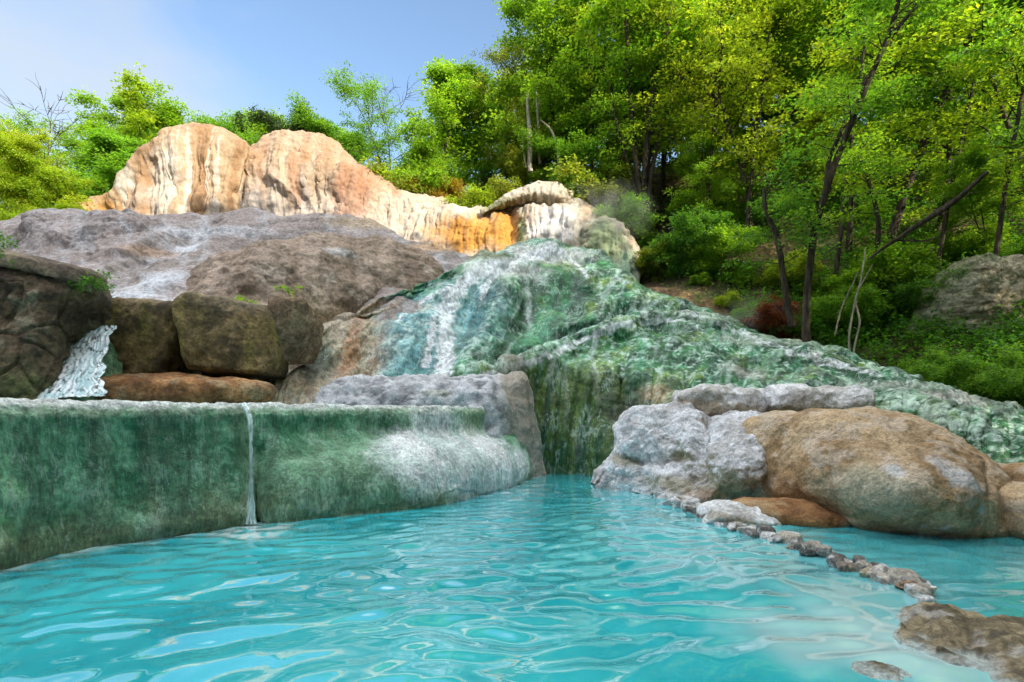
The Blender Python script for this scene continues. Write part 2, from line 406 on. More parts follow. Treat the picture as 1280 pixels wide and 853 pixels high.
c = mix(c, (.17, .23, .11), f.blob(755, 300, 26, 34) * .85)
c = mix(c, (.20, .32, .22), f.blob(785, 335, 14, 30) * .8)
c = mix(c, (.15, .20, .06), f.blob(652, 290, 5, 25) * .8)
root = empty('travertine_ridge', tuple(at(640, 330, 25.5)))
o = link('crust', f.mesh('crust', c), M_TRAV, root); o.location = tuple(-np.array(root.location))
tag(root, 'orange and white mineral crust with a fringed cap, above the green mound', 'rock ridge')
ridge = [(600, 262, 27), (622, 250, 26.8), (642, 238, 26.6), (660, 230, 26.5), (685, 228, 26.4), (705, 231, 26.5), (717, 240, 26.8)]
lip = [(602, 268, 26.6), (622, 258, 26.3), (642, 248, 26.0), (660, 243, 25.8), (685, 243, 25.7), (705, 247, 25.9), (716, 252, 26.4)]
base = [(604, 272, 27), (622, 264, 26.8), (642, 256, 26.6), (660, 256, 26.4), (685, 258, 26.3), (705, 260, 26.5), (715, 260, 27)]
f = Form([base, lip, ridge], 140, 60, back=1.5, drop=1.0)
f.push(flutes(f, .05, 2.6, 3, .3) + .14 * fbm(f.P * 1.1, 3, 2) + .05 * fbm(f.P * 4, 3, 5))
c = mix((.40, .34, .27), (.16, .14, .05), sst(.6, .1, f.T) * sst(-.3, .3, fbm(f.ST(4, .5), 3, 6)) * .9)
c = mix(c, (.13, .14, .04), f.blob(622, 258, 22, 10) * .8)
o = link('cap', f.mesh('cap', c), M_TRAV, root); o.location = tuple(-np.array(root.location))

# ------------------------------------------------------------------ grey mound
ridge = [(-160, 312, 22), (-60, 298, 22), (0, 288, 22), (40, 275, 22), (75, 267, 22), (110, 266, 22), (150, 273, 22), (200, 275, 22.2), (260, 273, 22.4), (320, 270, 22.6), (380, 273, 22.4), (440, 279, 22), (480, 289, 21.6), (530, 306, 21), (575, 322, 21), (625, 350, 20.5)]
mid = [(-160, 370, 18), (0, 330, 18), (75, 315, 18), (150, 318, 17.6), (230, 322, 17.4), (320, 320, 18.4), (420, 320, 18.8), (500, 325, 18.6), (560, 340, 18.8), (625, 370, 19)]
base = [(-160, 480, 13.5), (0, 440, 13.5), (75, 405, 13.3), (150, 392, 13.1), (230, 392, 13.2), (320, 400, 14), (420, 420, 15), (500, 400, 15.6), (560, 395, 16.5), (625, 400, 18)]
f = Form([base, mid, ridge], 420, 300, back=3.5, drop=3.5)
f.push(.35 * fbm(f.P * .34, 3, 51) * sst(0, .3, f.T) + .5 * f.blob(100, 285, 70, 25) - .3 * f.blob(215, 310, 25, 60) + .3 * f.blob(160, 310, 40, 25))
f.push(.09 * (ridged(f.ST(.6, .25), 3, 6) - .6) + .05 * fbm(f.P * 2.4, 4, 52))
nz = fbm(f.P * .7, 4, 53); n2 = fbm(f.P * 2.5, 4, 54); st = fbm(f.ST(1.2, .25), 4, 55)
c = mix((.275, .225, .20), (.37, .325, .31), sst(-.4, .4, nz))
c = mix(c, (.17, .135, .105), sst(.0, .55, nz + .4 * n2 - .1) * .75)
c = mix(c, (.44, .44, .45), sst(.15, .55, st + .3 * n2) * .5)
ch = np.maximum.reduce([f.blob(225, 320, 16, 40), f.blob(200, 350, 34, 18), f.blob(160, 368, 32, 14), f.blob(195, 378, 50, 8), f.blob(262, 290, 60, 10) * .7])
c = mix(c, (.56, .58, .61), ch * .75)
c = mix(c, (.40, .26, .17), f.blob(195, 318, 30, 8) * .7)
c = mix(c, (.48, .35, .20), f.blob(480, 290, 60, 10) * .6)
c = mix(c, (.60, .36, .16), f.blob(540, 310, 25, 8) * .6)
o = link('rock_mound', f.mesh('rock_mound', c), M_GREY)
tag(o, 'broad grey white mineral slope below the summit domes, with a pale trickle running down', 'rock mound')

# brown dome in front of it
ridge = [(205, 385, 14.6), (235, 352, 15.4), (270, 324, 16.2), (310, 305, 16.8), (350, 296, 17.4), (400, 291, 17.8), (450, 293, 18.1), (500, 304, 18.4), (535, 321, 18.6), (553, 340, 18.6), (562, 365, 18.6)]
base = [(200, 412, 13.6), (250, 440, 13.5), (300, 455, 13.6), (350, 465, 14.0), (400, 455, 14.7), (440, 435, 15.8), (480, 415, 16.7), (520, 395, 17.4), (555, 380, 18.0)]
f = Form([base, ridge], 360, 260, back=3, drop=3, arc=.75)
f.push(.28 * fbm(f.P * .5, 4, 61) * sst(0, .3, f.T) + .2 * f.blob(330, 330, 30, 40))
f.push(.06 * (ridged(f.ST(.7, .22), 3, 62) - .6) + .05 * fbm(f.P * 2.6, 5, 63))
nz = fbm(f.P * .8, 4, 64); n2 = fbm(f.P * 3, 4, 65); st = fbm(f.ST(1.4, .2), 4, 66)
c = mix((.25, .18, .125), (.37, .28, .21), sst(-.4, .4, st))
c = mix(c, (.16, .12, .09), sst(.0, .5, nz + .3 * n2) * .7 * sst(.3, .9, f.T))
c = mix(c, (.46, .38, .30), sst(.2, .6, fbm(f.P * 1.3, 4, 67)) * .6)
c = mix(c, (.52, .50, .48), f.blob(425, 315, 16, 6) * .7); c = mix(c, (.40, .30, .17), f.blob(385, 400, 40, 30) * .6)
o = link('rock_mound', f.mesh('rock_mound', c), M_GREY)
tag(o, 'rounded brown rock dome standing behind the dark mossy blocks', 'rock mound')

# ------------------------------------------------------------------ green mound
R0 = [(235, 512, 12.0), (330, 512, 12.2), (400, 512, 12.5), (450, 512, 12.8), (520, 512, 13.2), (600, 530, 13.6), (650, 602, 14.0), (700, 604, 13.9), (745, 604, 13.5), (775, 590, 12.9), (830, 575, 12.0), (950, 570, 11.0), (1100, 580, 9.8), (1200, 610, 9.0), (1290, 640, 8.3), (1420, 680, 7.4)]
R0b = [(245, 508, 12.2), (335, 500, 12.5), (400, 495, 12.8), (450, 495, 13.2), (520, 500, 13.6), (600, 505, 13.9), (650, 540, 14.0), (700, 540, 13.9), (745, 540, 13.6), (775, 540, 13.1), (830, 530, 12.4), (950, 530, 11.5), (1100, 545, 10.4), (1200, 570, 9.6), (1290, 600, 8.7), (1420, 640, 7.8)]
R1 = [(262, 500, 12.5), (340, 480, 13.0), (400, 464, 13.5), (445, 472, 13.8), (520, 474, 14), (600, 474, 14.2), (650, 470, 14.3), (690, 468, 14.3), (740, 468, 14.2), (790, 480, 13.8), (850, 487, 13.2), (950, 490, 12.5), (1100, 510, 11.2), (1200, 535, 10.2), (1300, 568, 9.2), (1420, 610, 8.3)]
R2 = [(300, 480, 13), (370, 452, 13.7), (420, 428, 14.4), (470, 428, 15), (540, 424, 15.6), (620, 432, 15.9), (690, 430, 16.0), (760, 420, 16.1), (830, 425, 15.9), (900, 442, 15.3), (980, 457, 14.5), (1100, 484, 13), (1200, 510, 11.7), (1300, 545, 10.3), (1420, 590, 9.2)]
R3 = [(340, 462, 13.5), (420, 410, 14.8), (470, 388, 15.8), (530, 368, 17), (600, 364, 18), (680, 367, 18.6), (760, 372, 18.6), (840, 394, 18), (920, 422, 17), (1000, 444, 15.7), (1100, 471, 14), (1200, 499, 12.6), (1300, 533, 11.2), (1420, 580, 10)]
R4 = [(380, 442, 14), (440, 398, 15.4), (500, 374, 16.6), (545, 354, 17.6), (590, 332, 19.5), (640, 315, 21), (690, 308, 21.6), (740, 320, 21.6), (790, 348, 21), (850, 378, 20), (920, 405, 18.6), (1000, 433, 17), (1100, 461, 15), (1200, 490, 13.2), (1300, 526, 11.8), (1420, 575, 10.4)]
f = Form([R0, R0b, R1, R2, R3, R4], 760, 470, back=2.5, drop=2.5)
body = sst(.02, .2, f.T)
RIBS = [([(688, 310), (640, 326), (590, 348), (552, 378), (515, 408), (490, 440), (478, 468)], .7, .34), ([(655, 325), (632, 368), (612, 408), (596, 442), (585, 468)], .6, .26),
        ([(735, 322), (750, 368), (765, 405)], .6, .24), ([(770, 345), (812, 388), (872, 420), (935, 446)], .6, .28),
        ([(600, 478), (655, 460), (715, 434), (775, 410), (845, 404), (905, 418)], .45, .42), ([(800, 430), (850, 440), (900, 462), (940, 480)], .45, .18),
        ([(860, 385), (930, 425), (1000, 462), (1060, 492)], .5, .2), ([(1000, 440), (1070, 475), (1140, 508), (1210, 545), (1270, 585)], .5, .26),
        ([(1080, 458), (1160, 490), (1250, 525)], .4, .16)]
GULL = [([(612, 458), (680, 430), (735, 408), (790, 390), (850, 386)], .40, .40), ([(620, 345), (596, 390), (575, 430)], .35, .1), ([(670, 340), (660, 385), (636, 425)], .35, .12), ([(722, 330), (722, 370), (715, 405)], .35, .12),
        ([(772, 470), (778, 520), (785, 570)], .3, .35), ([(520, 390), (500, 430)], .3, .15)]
f.push(body * .34 * fbm(f.P * .45, 3, 71))
rib = np.zeros(len(f.P)); gul = np.zeros(len(f.P)); tot = np.zeros(len(f.P))
for p_, w_, a_ in RIBS: l_ = f.line(p_, w_); rib = np.maximum(rib, l_); tot = np.maximum(tot, l_ * a_)
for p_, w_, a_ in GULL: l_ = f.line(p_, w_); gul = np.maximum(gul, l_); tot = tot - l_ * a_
f.push(tot)
rg = ridged(f.P * np.array([.9, .9, 1.1]), 4, 72)
lump = ridged(f.ST(1.3, .5), 3, 73)
calmL = .35 + .65 * sst(.28, .5, f.S)
f.push((.085 * (rg - .7) + .12 * (lump - .65)) * (.35 + .65 * body) * calmL)
f.push(.05 * ridged(f.ST(2.2, .3), 2, 79) * (1 - sst(.3, .45, f.S)))
drip = 1 - np.abs(perlin(f.ST(2.3, .1, 4), 75)) * 2
f.push(.14 * drip * sst(.02, .12, f.T) * (1 - sst(.2, .35, f.T)))
w1, w2 = worley(f.P * 2.2, 3)
f.push((.035 * fbm(f.P * 3.2, 4, 76) + .045 * ridged(f.ST(3.5, 1.0), 3, 78)) * calmL)
n1 = fbm(f.P * .6, 4, 81); n2 = fbm(f.P * 1.7, 4, 82); n3 = fbm(f.P * 4.5, 4, 83)
fl = fbm(f.ST(1.5, .3), 5, 84); n5 = fbm(f.P * 8.5, 3, 89)
c = mix((.005, .085, .022), (.022, .25, .055), sst(-.5, .5, n2 + .4 * n3))
c = mix(c, (.16, .28, .02), sst(.08, .5, n1 + .4 * n2) * .85)
c = mix(c, (.06, .34, .18), sst(-.05, .45, fl + .4 * n3) * .6)
c = mix(c, (.004, .035, .022), sst(.2, .5, fbm(f.ST(2.2, .8), 4, 88)) * .6)
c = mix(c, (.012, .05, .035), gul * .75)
# teal curtain at the left
teal = np.maximum.reduce([f.blob(500, 430, 70, 55), f.blob(550, 395, 70, 50), f.blob(465, 450, 40, 40), f.blob(590, 380, 40, 40) * .7])
c = mix(c, mix((.04, .19, .21), (.20, .46, .50), sst(-.4, .4, fbm(f.ST(2.4, .3), 4, 85) + .3 * n5)), teal * .9)
# pale mineral veins along the ribs
vein = sst(.86, .97, ridged(f.P * np.array([.8, .8, 1.0]) + .35 * np.stack([n2, n1, n3], 1), 3, 86) + .05 * n3)
c = mix(c, (.52, .68, .60), vein * sst(-.35, .2, n5) * .7 * (1 - .5 * sst(.2, 0, f.T)))
c = mix(c, (.58, .78, .68), sst(.6, 1.0, rib + .5 * n3 - .15) * sst(-.1, .3, n2 + .6 * n5) * .6)
c = mix(c, (.60, .76, .68), sst(.22, .42, n5 + .45 * n3) * .6 * sst(.3, .45, f.S))
crest = sst(.05, .22, f.d - .1)
c = mix(c, (.50, .63, .56), crest * sst(-.1, .3, n3 + .5 * n5) * .4)
# right-hand slope: pale green white
c = mix(c, (.48, .62, .50), sst(.5, .7, f.S) * sst(.0, .4, n2 + .5 * n3) * .7)
c = mix(c, (.56, .62, .52), np.maximum(f.blob(880, 395, 50, 12), f.blob(960, 425, 70, 10)) * .6)
c = mix(c, (.56, .54, .48), np.maximum.reduce([f.blob(1215, 497, 90, 10), f.blob(930, 465, 28, 12), f.blob(1120, 482, 60, 6) * .6]) * .85)
c = mix(c, (.58, .76, .69), sst(.28, .55, fbm(f.ST(4.2, .28), 4, 90)) * .4 * sst(.12, .3, f.T))
# white top and falls
top = np.maximum(f.blob(680, 316, 60, 14), f.blob(630, 335, 50, 14) * .85)
c = mix(c, (.68, .69, .66), top * .9)
c = mix(c, (.006, .055, .022), sst(.12, .45, fbm(f.P * 1.1, 4, 94)) * .65 * sst(.4, .5, f.S))
fall = np.maximum.reduce([f.line([(690, 312), (640, 328), (600, 343), (572, 362), (560, 385), (558, 420), (554, 468)], .30), f.line([(600, 343), (562, 372), (546, 392), (540, 420), (532, 455)], .16) * .8,
    f.line([(640, 328), (612, 350), (600, 372)], .14) * .8, f.line([(700, 312), (720, 330), (735, 345)], .12) * .7, f.line([(640, 328), (585, 350), (530, 376), (500, 400)], .18) * .6, f.line([(860, 388), (930, 418), (1000, 442), (1090, 468)], .28) * .6, f.line([(600, 474), (660, 455), (720, 430), (780, 406), (850, 400)], .15) * .8])
fall = sst(.32, .66, fall + .28 * n3 + .18 * n5)
c = mix(c, (.80, .84, .86), fall * .92)
for (x, y, a, b) in ((690, 480, 3, 26), (708, 490, 3, 34), (745, 475, 4, 28), (722, 560, 6, 18), (660, 380, 4, 30), (800, 390, 4, 22), (640, 520, 3, 30)):
    c = mix(c, (.62, .72, .66), f.blob(x, y, a, b, rough=.5) * .8)
# tan tongue at the left, with a dark green patch and a rusty band
th = .178 - .075 * sst(.3, 1.0, f.T)
tan = sst(.022, -.022, f.S - th + .012 * n2)
tc_ = mix((.34, .25, .16), (.52, .43, .31), sst(-.4, .4, n2 + .3 * n3))
tc_ = mix(tc_, (.40, .36, .20), sst(.1, .5, n1) * .5)
c = mix(c, tc_, tan)
c = mix(c, (.05, .085, .05), f.blob(402, 452, 14, 30) * .85)
c = mix(c, (.40, .20, .08), f.blob(438, 435, 9, 45) * .85); c = mix(c, (.44, .25, .15), f.blob(490, 385, 40, 10) * .7)
c = mix(c, (.13, .12, .03), f.blob(590, 320, 50, 8) * .8)
# olive and dark drips on the front cliff
cl = sst(.60, .42, f.T * 2 + 0) * sst(.27, .33, f.S) * sst(.56, .47, f.S)
c = mix(c, mix((.010, .06, .016), (.12, .17, .02), sst(-.3, .45, fbm(f.ST(3.0, .25), 4, 87))), cl * .8)
c = mix(c, (.48, .36, .22), f.blob(820, 492, 16, 12) * .8); c = mix(c, (.36, .34, .27), f.blob(785, 520, 22, 22) * .5); c = mix(c, (.40, .36, .28), f.blob(640, 445, 16, 20) * .5)
o = link('algae_mound', f.mesh('algae_mound', c), M_MOSS)
tag(o, 'great green algae covered mound streaked white with running water, sloping down to the right', 'rock mound')

# ------------------------------------------------------------------ terrace wall
def wp(px, py): Y = EYE * F / (py - HOR); return ((px - 640) / F * Y, Y)
bx = [(-11, -3), (-8.6, .6), (-6.6, 3.4), wp(0, 712), wp(80, 692), wp(150, 680), wp(230, 668), wp(300, 655), wp(322, 650), wp(345, 650), wp(420, 643), wp(500, 634), wp(550, 625), wp(600, 614), wp(640, 604), wp(672, 594)]
def off(i, d):
    a = np.array(bx[max(i - 1, 0)]); b = np.array(bx[min(i + 1, len(bx) - 1)]); t = (b - a) / np.linalg.norm(b - a)
    nn_ = np.array([-t[1], t[0]]); k = min(max((i - 8) / 3.0, 0), 1); nn_ = nn_ * (1 - k) + np.array([.10, .99]) * k
    return np.array(bx[i]) + d * nn_ / np.linalg.norm(nn_)
setb = {0: .3, 1: .3, 2: .3, 3: .3, 4: .3, 5: .3, 6: .3, 7: .34, 8: .45, 9: .7, 10: 1.15, 11: 1.45, 12: 1.45, 13: 1.3, 14: .9, 15: .5}
rimz = [1.72, 1.72, 1.72, 1.715, 1.70, 1.695, 1.69, 1.685, 1.685, 1.68, 1.67, 1.66, 1.65, 1.63, 1.45, 1.1]
rowz = []
for k, (fr, zz) in enumerate(((-.05, -.5), (0.0, .0), (.18, .5), (.62, .95), (.88, 1.35), (1.0, 1.0), (1.06, 1.0))):
    r = []
    for i in range(len(bx)):
        s_ = setb[i]
        bul = sst(.45, .9, s_)
        if k == 2: fr_ = (1 - bul) * .35 + bul * .07; z = (1 - bul) * .5 + bul * .48
        elif k == 3: fr_ = (1 - bul) * .6 + bul * .50; z = (1 - bul) * .95 + bul * .80
        elif k == 4: fr_ = (1 - bul) * .8 + bul * .90; z = 1.33 - bul * .18
        elif k == 5: fr_ = .96; z = rimz[i] - .06
        elif k == 6: fr_ = 1.0; z = rimz[i]
        else: fr_ = fr; z = zz
        fr_ = fr_ if k != 6 else 1.0 + .10 / s_
        p = off(i, s_ * fr_); r.append((p[0], p[1], z))
    rowz.append(r)
f = Form(rowz, 900, 240, par='len', world=True, back=.01, drop=.01)
zr = f.P[:, 2]
wmask = sst(-.1, .15, zr) * (1 - sst(1.5, 1.62, zr) * .75)
q = f.ST(1.3, .12); q[:, 0] += .2 * fbm(f.P * .8, 2, 92)
f.push(.07 * wmask * fbm(f.P * .9, 3, 91))
f.push(.24 * f.blob(440, 640, 108, 82, soft=.5, rough=.12) + .24 * f.blob(590, 612, 75, 52, soft=.6, rough=.12) - .10 * f.line([(326, 560), (322, 600), (322, 650)], .12))
f.push(wmask * (.05 * (1 - np.abs(perlin(q, 93)) * 2) + .022 * (1 - np.abs(perlin(q * 2.7, 94)) * 2)) + .012 * fbm(f.P * 6, 4, 95))
st = fbm(f.ST(1.6, .2), 4, 96); n2 = fbm(f.P * 2.2, 4, 97); n3 = fbm(f.P * 7, 4, 98)
c = mix((.06, .27, .13), (.20, .46, .27), sst(-.4, .4, n2 + .5 * n3))
c = mix(c, (.025, .11, .05), sst(.05, .45, st) * .65)
c = mix(c, (.17, .29, .17), sst(.1, .5, fbm(f.ST(2.6, .12, 3), 4, 99)) * .5)
c = mix(c, (.20, .22, .11), sst(.55, .1, zr + .25 * n2) * .6)
fx = f.px
bulge = f.blob(450, 590, 120, 40); c = mix(c, (.17, .33, .20), bulge * .6)
for (x_, a_) in ((75, .5), (120, .7), (242, .8), (262, .5), (345, .7), (400, .4), (30, .5), (180, .4)):
    c = mix(c, (.022, .07, .035), f.line([(x_, 515), (x_ - 4, 570), (x_ - 12, 640)], .07) * a_ * .7)
fan = np.maximum.reduce([f.blob(575, 572, 66, 36), f.blob(620, 592, 55, 30), f.blob(520, 556, 45, 22) * .85, f.blob(545, 530, 30, 30) * .7])
c = mix(c, mix((.64, .75, .73), (.88, .91, .92), sst(-.35, .1, fbm(f.ST(2.0, .5), 4, 101) + .3 * n3)), np.clip(fan * 1.25, 0, .97))
c = mix(c, (.34, .44, .26), f.blob(590, 525, 12, 20) * .5)
f.push(.02 * n3 * sst(1.4, 1.6, zr) + .025 * n2 * sst(1.5, 1.65, zr))
zr = f.P[:, 2]
rim = sst(1.56, 1.66, zr + .05 * n2 + .03 * n3)
c = mix(c, (.80, .84, .80), rim * .97)
c = mix(c, (.40, .50, .34), sst(1.45, 1.6, zr + .1 * n3) * (1 - rim) * .45)
o = link('terrace_wall', f.mesh('terrace_wall', c), M_WALL)
tag(o, 'green algae stained mineral wall with a white rim holding back the upper pool', 'rock wall')

# ------------------------------------------------------------------ water
def foam_mat(name, rough=.18):
    m, nt, out = mat(name); L = nt.links.new
    b = nt.nodes.new('ShaderNodeBsdfPrincipled'); L(b.outputs[0], out.inputs[0])
    col = nt.nodes.new('ShaderNodeAttribute'); col.attribute_name = 'Col'
    L(col.outputs['Color'], b.inputs['Base Color']); b.inputs['Roughness'].default_value = rough
    b.inputs['IOR'].default_value = 1.33
    return m, nt, b
M_WATER, nt, b = foam_mat('milky_water', .03)
b.inputs['IOR'].default_value = 1.45; b.inputs['Specular IOR Level'].default_value = .9; b.inputs['Coat Weight'].default_value = 1; b.inputs['Coat IOR'].default_value = 2.0; b.inputs['Coat Roughness'].default_value = .01
tc = nt.nodes.new('ShaderNodeTexCoord')
nn = nt.nodes.new('ShaderNodeTexNoise'); nn.inputs['Scale'].default_value = 9; nn.inputs['Detail'].default_value = 2
mp = nt.nodes.new('ShaderNodeMapping'); mp.inputs['Scale'].default_value = (.7, 1.5, 1); nt.links.new(tc.outputs['Object'], mp.inputs[0]); nt.links.new(mp.outputs[0], nn.inputs['Vector'])
bp = nt.nodes.new('ShaderNodeBump'); bp.inputs['Strength'].default_value = .03; bp.inputs['Distance'].default_value = .03
nt.links.new(nn.outputs['Fac'], bp.inputs['Height']); nt.links.new(bp.outputs[0], b.inputs['Normal']); nt.links.new(bp.outputs[0], b.inputs['Coat Normal'])
xs = np.arange(-10, 12.5, .034); ys = np.arange(-3, 15.6, .034)
X, Y = np.meshgrid(xs, ys); P = np.stack([X.ravel(), Y.ravel(), np.zeros(X.size)], 1)
Q = P.copy(); Q[:, :2] += .25 * np.stack([perlin(P * .8, 1), perlin(P * .8, 2)], 1)
rot = Q[:, :2] @ np.array([[.94, -.34], [.34, .94]])
W = np.stack([rot[:, 0] * 1.0, rot[:, 1] * 1.55, np.zeros(len(P))], 1)
calm = 1 - .55 * sst(1.5, 4.0, P[:, 0] - .1 * P[:, 1])
h = .020 * perlin(W * .9, 5) + .026 * perlin(W * 2.7 + 5, 6) + .006 * perlin(W * 4.6, 7)
calm = calm * (1 - .5 * sst(5, 11, P[:, 1]))
P[:, 2] = h * calm
n1 = fbm(P * .5, 4, 111); n2 = fbm(P * 1.6, 4, 112); n4 = fbm(P * 5, 3, 113)
c = mix((.014, .36, .43), (.035, .47, .53), sst(-.4, .4, n1))
def wb(px, py, r, ry=None):
    x, y = wp(px, py); d = np.hypot((P[:, 0] - x) / r, (P[:, 1] - y) / (ry or r)); return 1 - sst(.3, 1.1, d + .35 * n2)
c = mix(c, (.45, .68, .70), np.maximum.reduce([wb(1120, 800, 1.0), wb(1010, 790, .8) * .8, wb(1080, 745, .9) * .6, wb(960, 700, 1.6) * .35]) * .9)
c = mix(c, (.10, .52, .56), np.maximum(wb(850, 650, 2.5) * .6, wb(1200, 720, 2.0) * .5))
bl = np.array(bx); 
d = np.full(len(P), 9.0)
for a, b2 in zip(bl[:-1], bl[1:]):
    ab = b2 - a; t = np.clip(((P[:, :2] - a) @ ab) / (ab @ ab), 0, 1); d = np.minimum(d, np.linalg.norm(P[:, :2] - a - t[:, None] * ab, axis=1))
c = mix(c, (.50, .72, .72), sst(.35, .0, d + .22 * n4 + .1 * n2) * .75)
c = mix(c, (.62, .76, .76), np.maximum(wb(318, 664, .75) * sst(-.35, .15, n4), wb(640, 612, 1.2, 1.6) * sst(-.1, .4, n4) * .6))
o = link('water', make_mesh('water', P, grid_faces(len(ys), len(xs)), c), M_WATER); o['kind'] = 'structure'
# pool on the terrace: just below the rim
rimpts = [off(i, setb[i] + .05) for i in range(len(bx))]
vs = [(p[0], p[1], 1.64) for p in rimpts] + [(2.0, 15, 1.64), (-2, 15.5, 1.64), (-9, 14.5, 1.64), (-14, 12, 1.64), (-16, -3, 1.64)]
me = bpy.data.meshes.new('water'); me.from_pydata(vs, [], [list(range(len(vs)))])
a = me.color_attributes.new('Col', 'FLOAT_COLOR', 'POINT')
for i in range(len(vs)): a.data[i].color = (.25, .5, .5, 1)
o = link('water', me, M_WATER); o['kind'] = 'structure'

# thin spout over the wall
def ribbon(name, pts, widths, mat_, seed, cols, n=120, m=26, lump=.03, fine=1.0, label=None, cat=None):
    W = np.array([at(*p) for p in pts]); k = np.linspace(0, 1, len(pts))
    t = np.linspace(0, 1, n); Cn = catmull(W, k, t); wd = catmull(np.array(widths)[:, None], k, t)[:, 0]
    tang = np.gradient(Cn, axis=0); side = np.cross(tang, np.array([0, -1.0, .3])); side /= np.linalg.norm(side, axis=1)[:, None]
    nor = np.cross(side, tang); nor /= np.linalg.norm(nor, axis=1)[:, None]
    if nor[:, 1].mean() > 0: nor = -nor
    v = np.linspace(-1, 1, m)
    edge = 1 + .18 * perlin(np.stack([t * 14, t * 0, t * 0 + seed], 1), seed)
    G = Cn[:, None] + side[:, None] * (v[None, :, None] * (wd * edge)[:, None, None] * .5) + nor[:, None] * ((1 - v ** 2)[None, :, None] * .35 * np.minimum(wd, .25)[:, None, None])
    P = G.reshape(-1, 3); nn = np.repeat(nor, m, axis=0)
    UV = np.stack([np.tile(v, n) * 3.6 * (.5 + .5 * np.repeat(wd, m) / max(widths)), np.repeat(t, m) * 1.7, np.zeros(n * m)], 1); UV = UV + .25 * fbm(UV * 2, 3, seed + 9)[:, None]
    P = P + nn * (lump * (ridged(UV * 2.2 * fine, 4, seed) - .4) + lump * .4 * fbm(P * 7, 4, seed))[:, None]
    k2 = fbm(UV * fine * np.array([3.2, 1.6, 1]), 5, seed + 3, .65)
    c = mix(cols[0], cols[1], sst(-.25, .3, k2))
    o = link(name, make_mesh(name, P, grid_faces(n, m), c), mat_)
    if label: tag(o, label, cat)
    return o
M_FALL, nt, b = foam_mat('falling_water', .2)
tc = nt.nodes.new('ShaderNodeTexCoord'); mp = nt.nodes.new('ShaderNodeMapping'); mp.inputs['Scale'].default_value = (13, 13, 2.2)
nn = nt.nodes.new('ShaderNodeTexNoise'); nn.inputs['Scale'].default_value = 1; nn.inputs['Detail'].default_value = 4
mr = nt.nodes.new('ShaderNodeMapRange'); mr.inputs['From Min'].default_value = .30; mr.inputs['From Max'].default_value = .50
nt.links.new(tc.outputs['Object'], mp.inputs[0]); nt.links.new(mp.outputs[0], nn.inputs['Vector']); nt.links.new(nn.outputs['Fac'], mr.inputs['Value']); nt.links.new(mr.outputs[0], b.inputs['Alpha'])
ribbon('waterfall', [(305, 507, 8.35), (312, 522, 8.1), (314, 560, 7.95), (314, 610, 7.85), (312, 655, 7.8)], [.13, .07, .05, .06, .20], M_FALL, 4, ((.30, .48, .46), (.72, .8, .8)), lump=.02,
       label='thin spout of water falling over the green wall into the turquoise pool', cat='waterfall')

# ------------------------------------------------------------------ left bank, chute, falls
ridge = [(-220, 285, 9.6), (-60, 306, 10.2), (0, 318, 10.5), (50, 326, 10.6), (95, 335, 10.7), (122, 344, 10.9), (134, 360, 11.2), (140, 380, 11.5)]
mid = [(-220, 320, 9.2), (-60, 335, 9.8), (0, 342, 10.1), (50, 352, 10.2), (95, 362, 10.4), (118, 372, 10.8), (130, 384, 11.2), (138, 395, 11.5)]
low = [(-220, 430, 8.9), (-60, 430, 9.5), (0, 430, 9.8), (50, 430, 10.1), (80, 430, 10.5), (100, 428, 11), (118, 425, 11.4), (130, 420, 11.7)]
base = [(-220, 520, 8.6), (-60, 516, 9.2), (0, 514, 9.5), (50, 514, 9.9), (70, 514, 10.4), (85, 514, 11), (100, 514, 11.4), (115, 514, 11.8)]
f = Form([base, low, mid, ridge], 260, 220, back=2.2, drop=.5)
f.push(.16 * fbm(f.P * 1.0, 4, 121) * (1 - sst(.75, .9, f.T)) + .05 * fbm(f.P * 3.5, 4, 122))
w1, w2 = worley(f.P * 1.6, 2); f.push(-.06 * sst(.12, .0, w2 - w1) * (1 - sst(.7, .8, f.T)))
n1 = fbm(f.P * 1.1, 4, 123); n2 = fbm(f.P * 4, 4, 124)
c = mix((.075, .05, .03), (.15, .105, .06), sst(-.4, .4, n1 + .3 * n2))
c = mix(c, (.26, .23, .15), sst(.15, .55, fbm(f.P * 1.5, 4, 125)) * .7)
c = mix(c, (.14, .15, .05), sst(.4, .1, f.T + .3 * n1) * .6)
c = mix(c, (.20, .15, .11), sst(.78, .92, f.T))
o = link('rock_bank', f.mesh('rock_bank', c), M_DARK)
tag(o, 'dark brown rock bank with a straight top edge, left of the small cascade', 'rock bank')
ra = [(-220, 298, 9.3), (-60, 322, 9.9), (0, 333, 10.2), (50, 343, 10.3), (95, 352, 10.45), (120, 360, 10.7), (134, 368, 11)]
rb = [(p[0], p[1] - 15, p[2] - .12) for p in ra]; rc_ = [(p[0], p[1] - 18, p[2] + .05) for p in ra]; rd = [(p[0], p[1] - 19, p[2] + .6) for p in ra]
g = Form([ra, [(p[0], p[1] - 1, p[2] - .14) for p in ra], rb, rc_, rd], 200, 60, back=.5, drop=.2)
g.push(.03 * fbm(g.P * 1.6, 4, 126) + .015 * fbm(g.P * 6, 3, 127))
n1 = fbm(g.P * 2, 4, 128)
link('coping', g.mesh('coping', mix((.11, .08, .055), (.22, .165, .11), sst(-.4, .4, n1))), M_DARK, o)

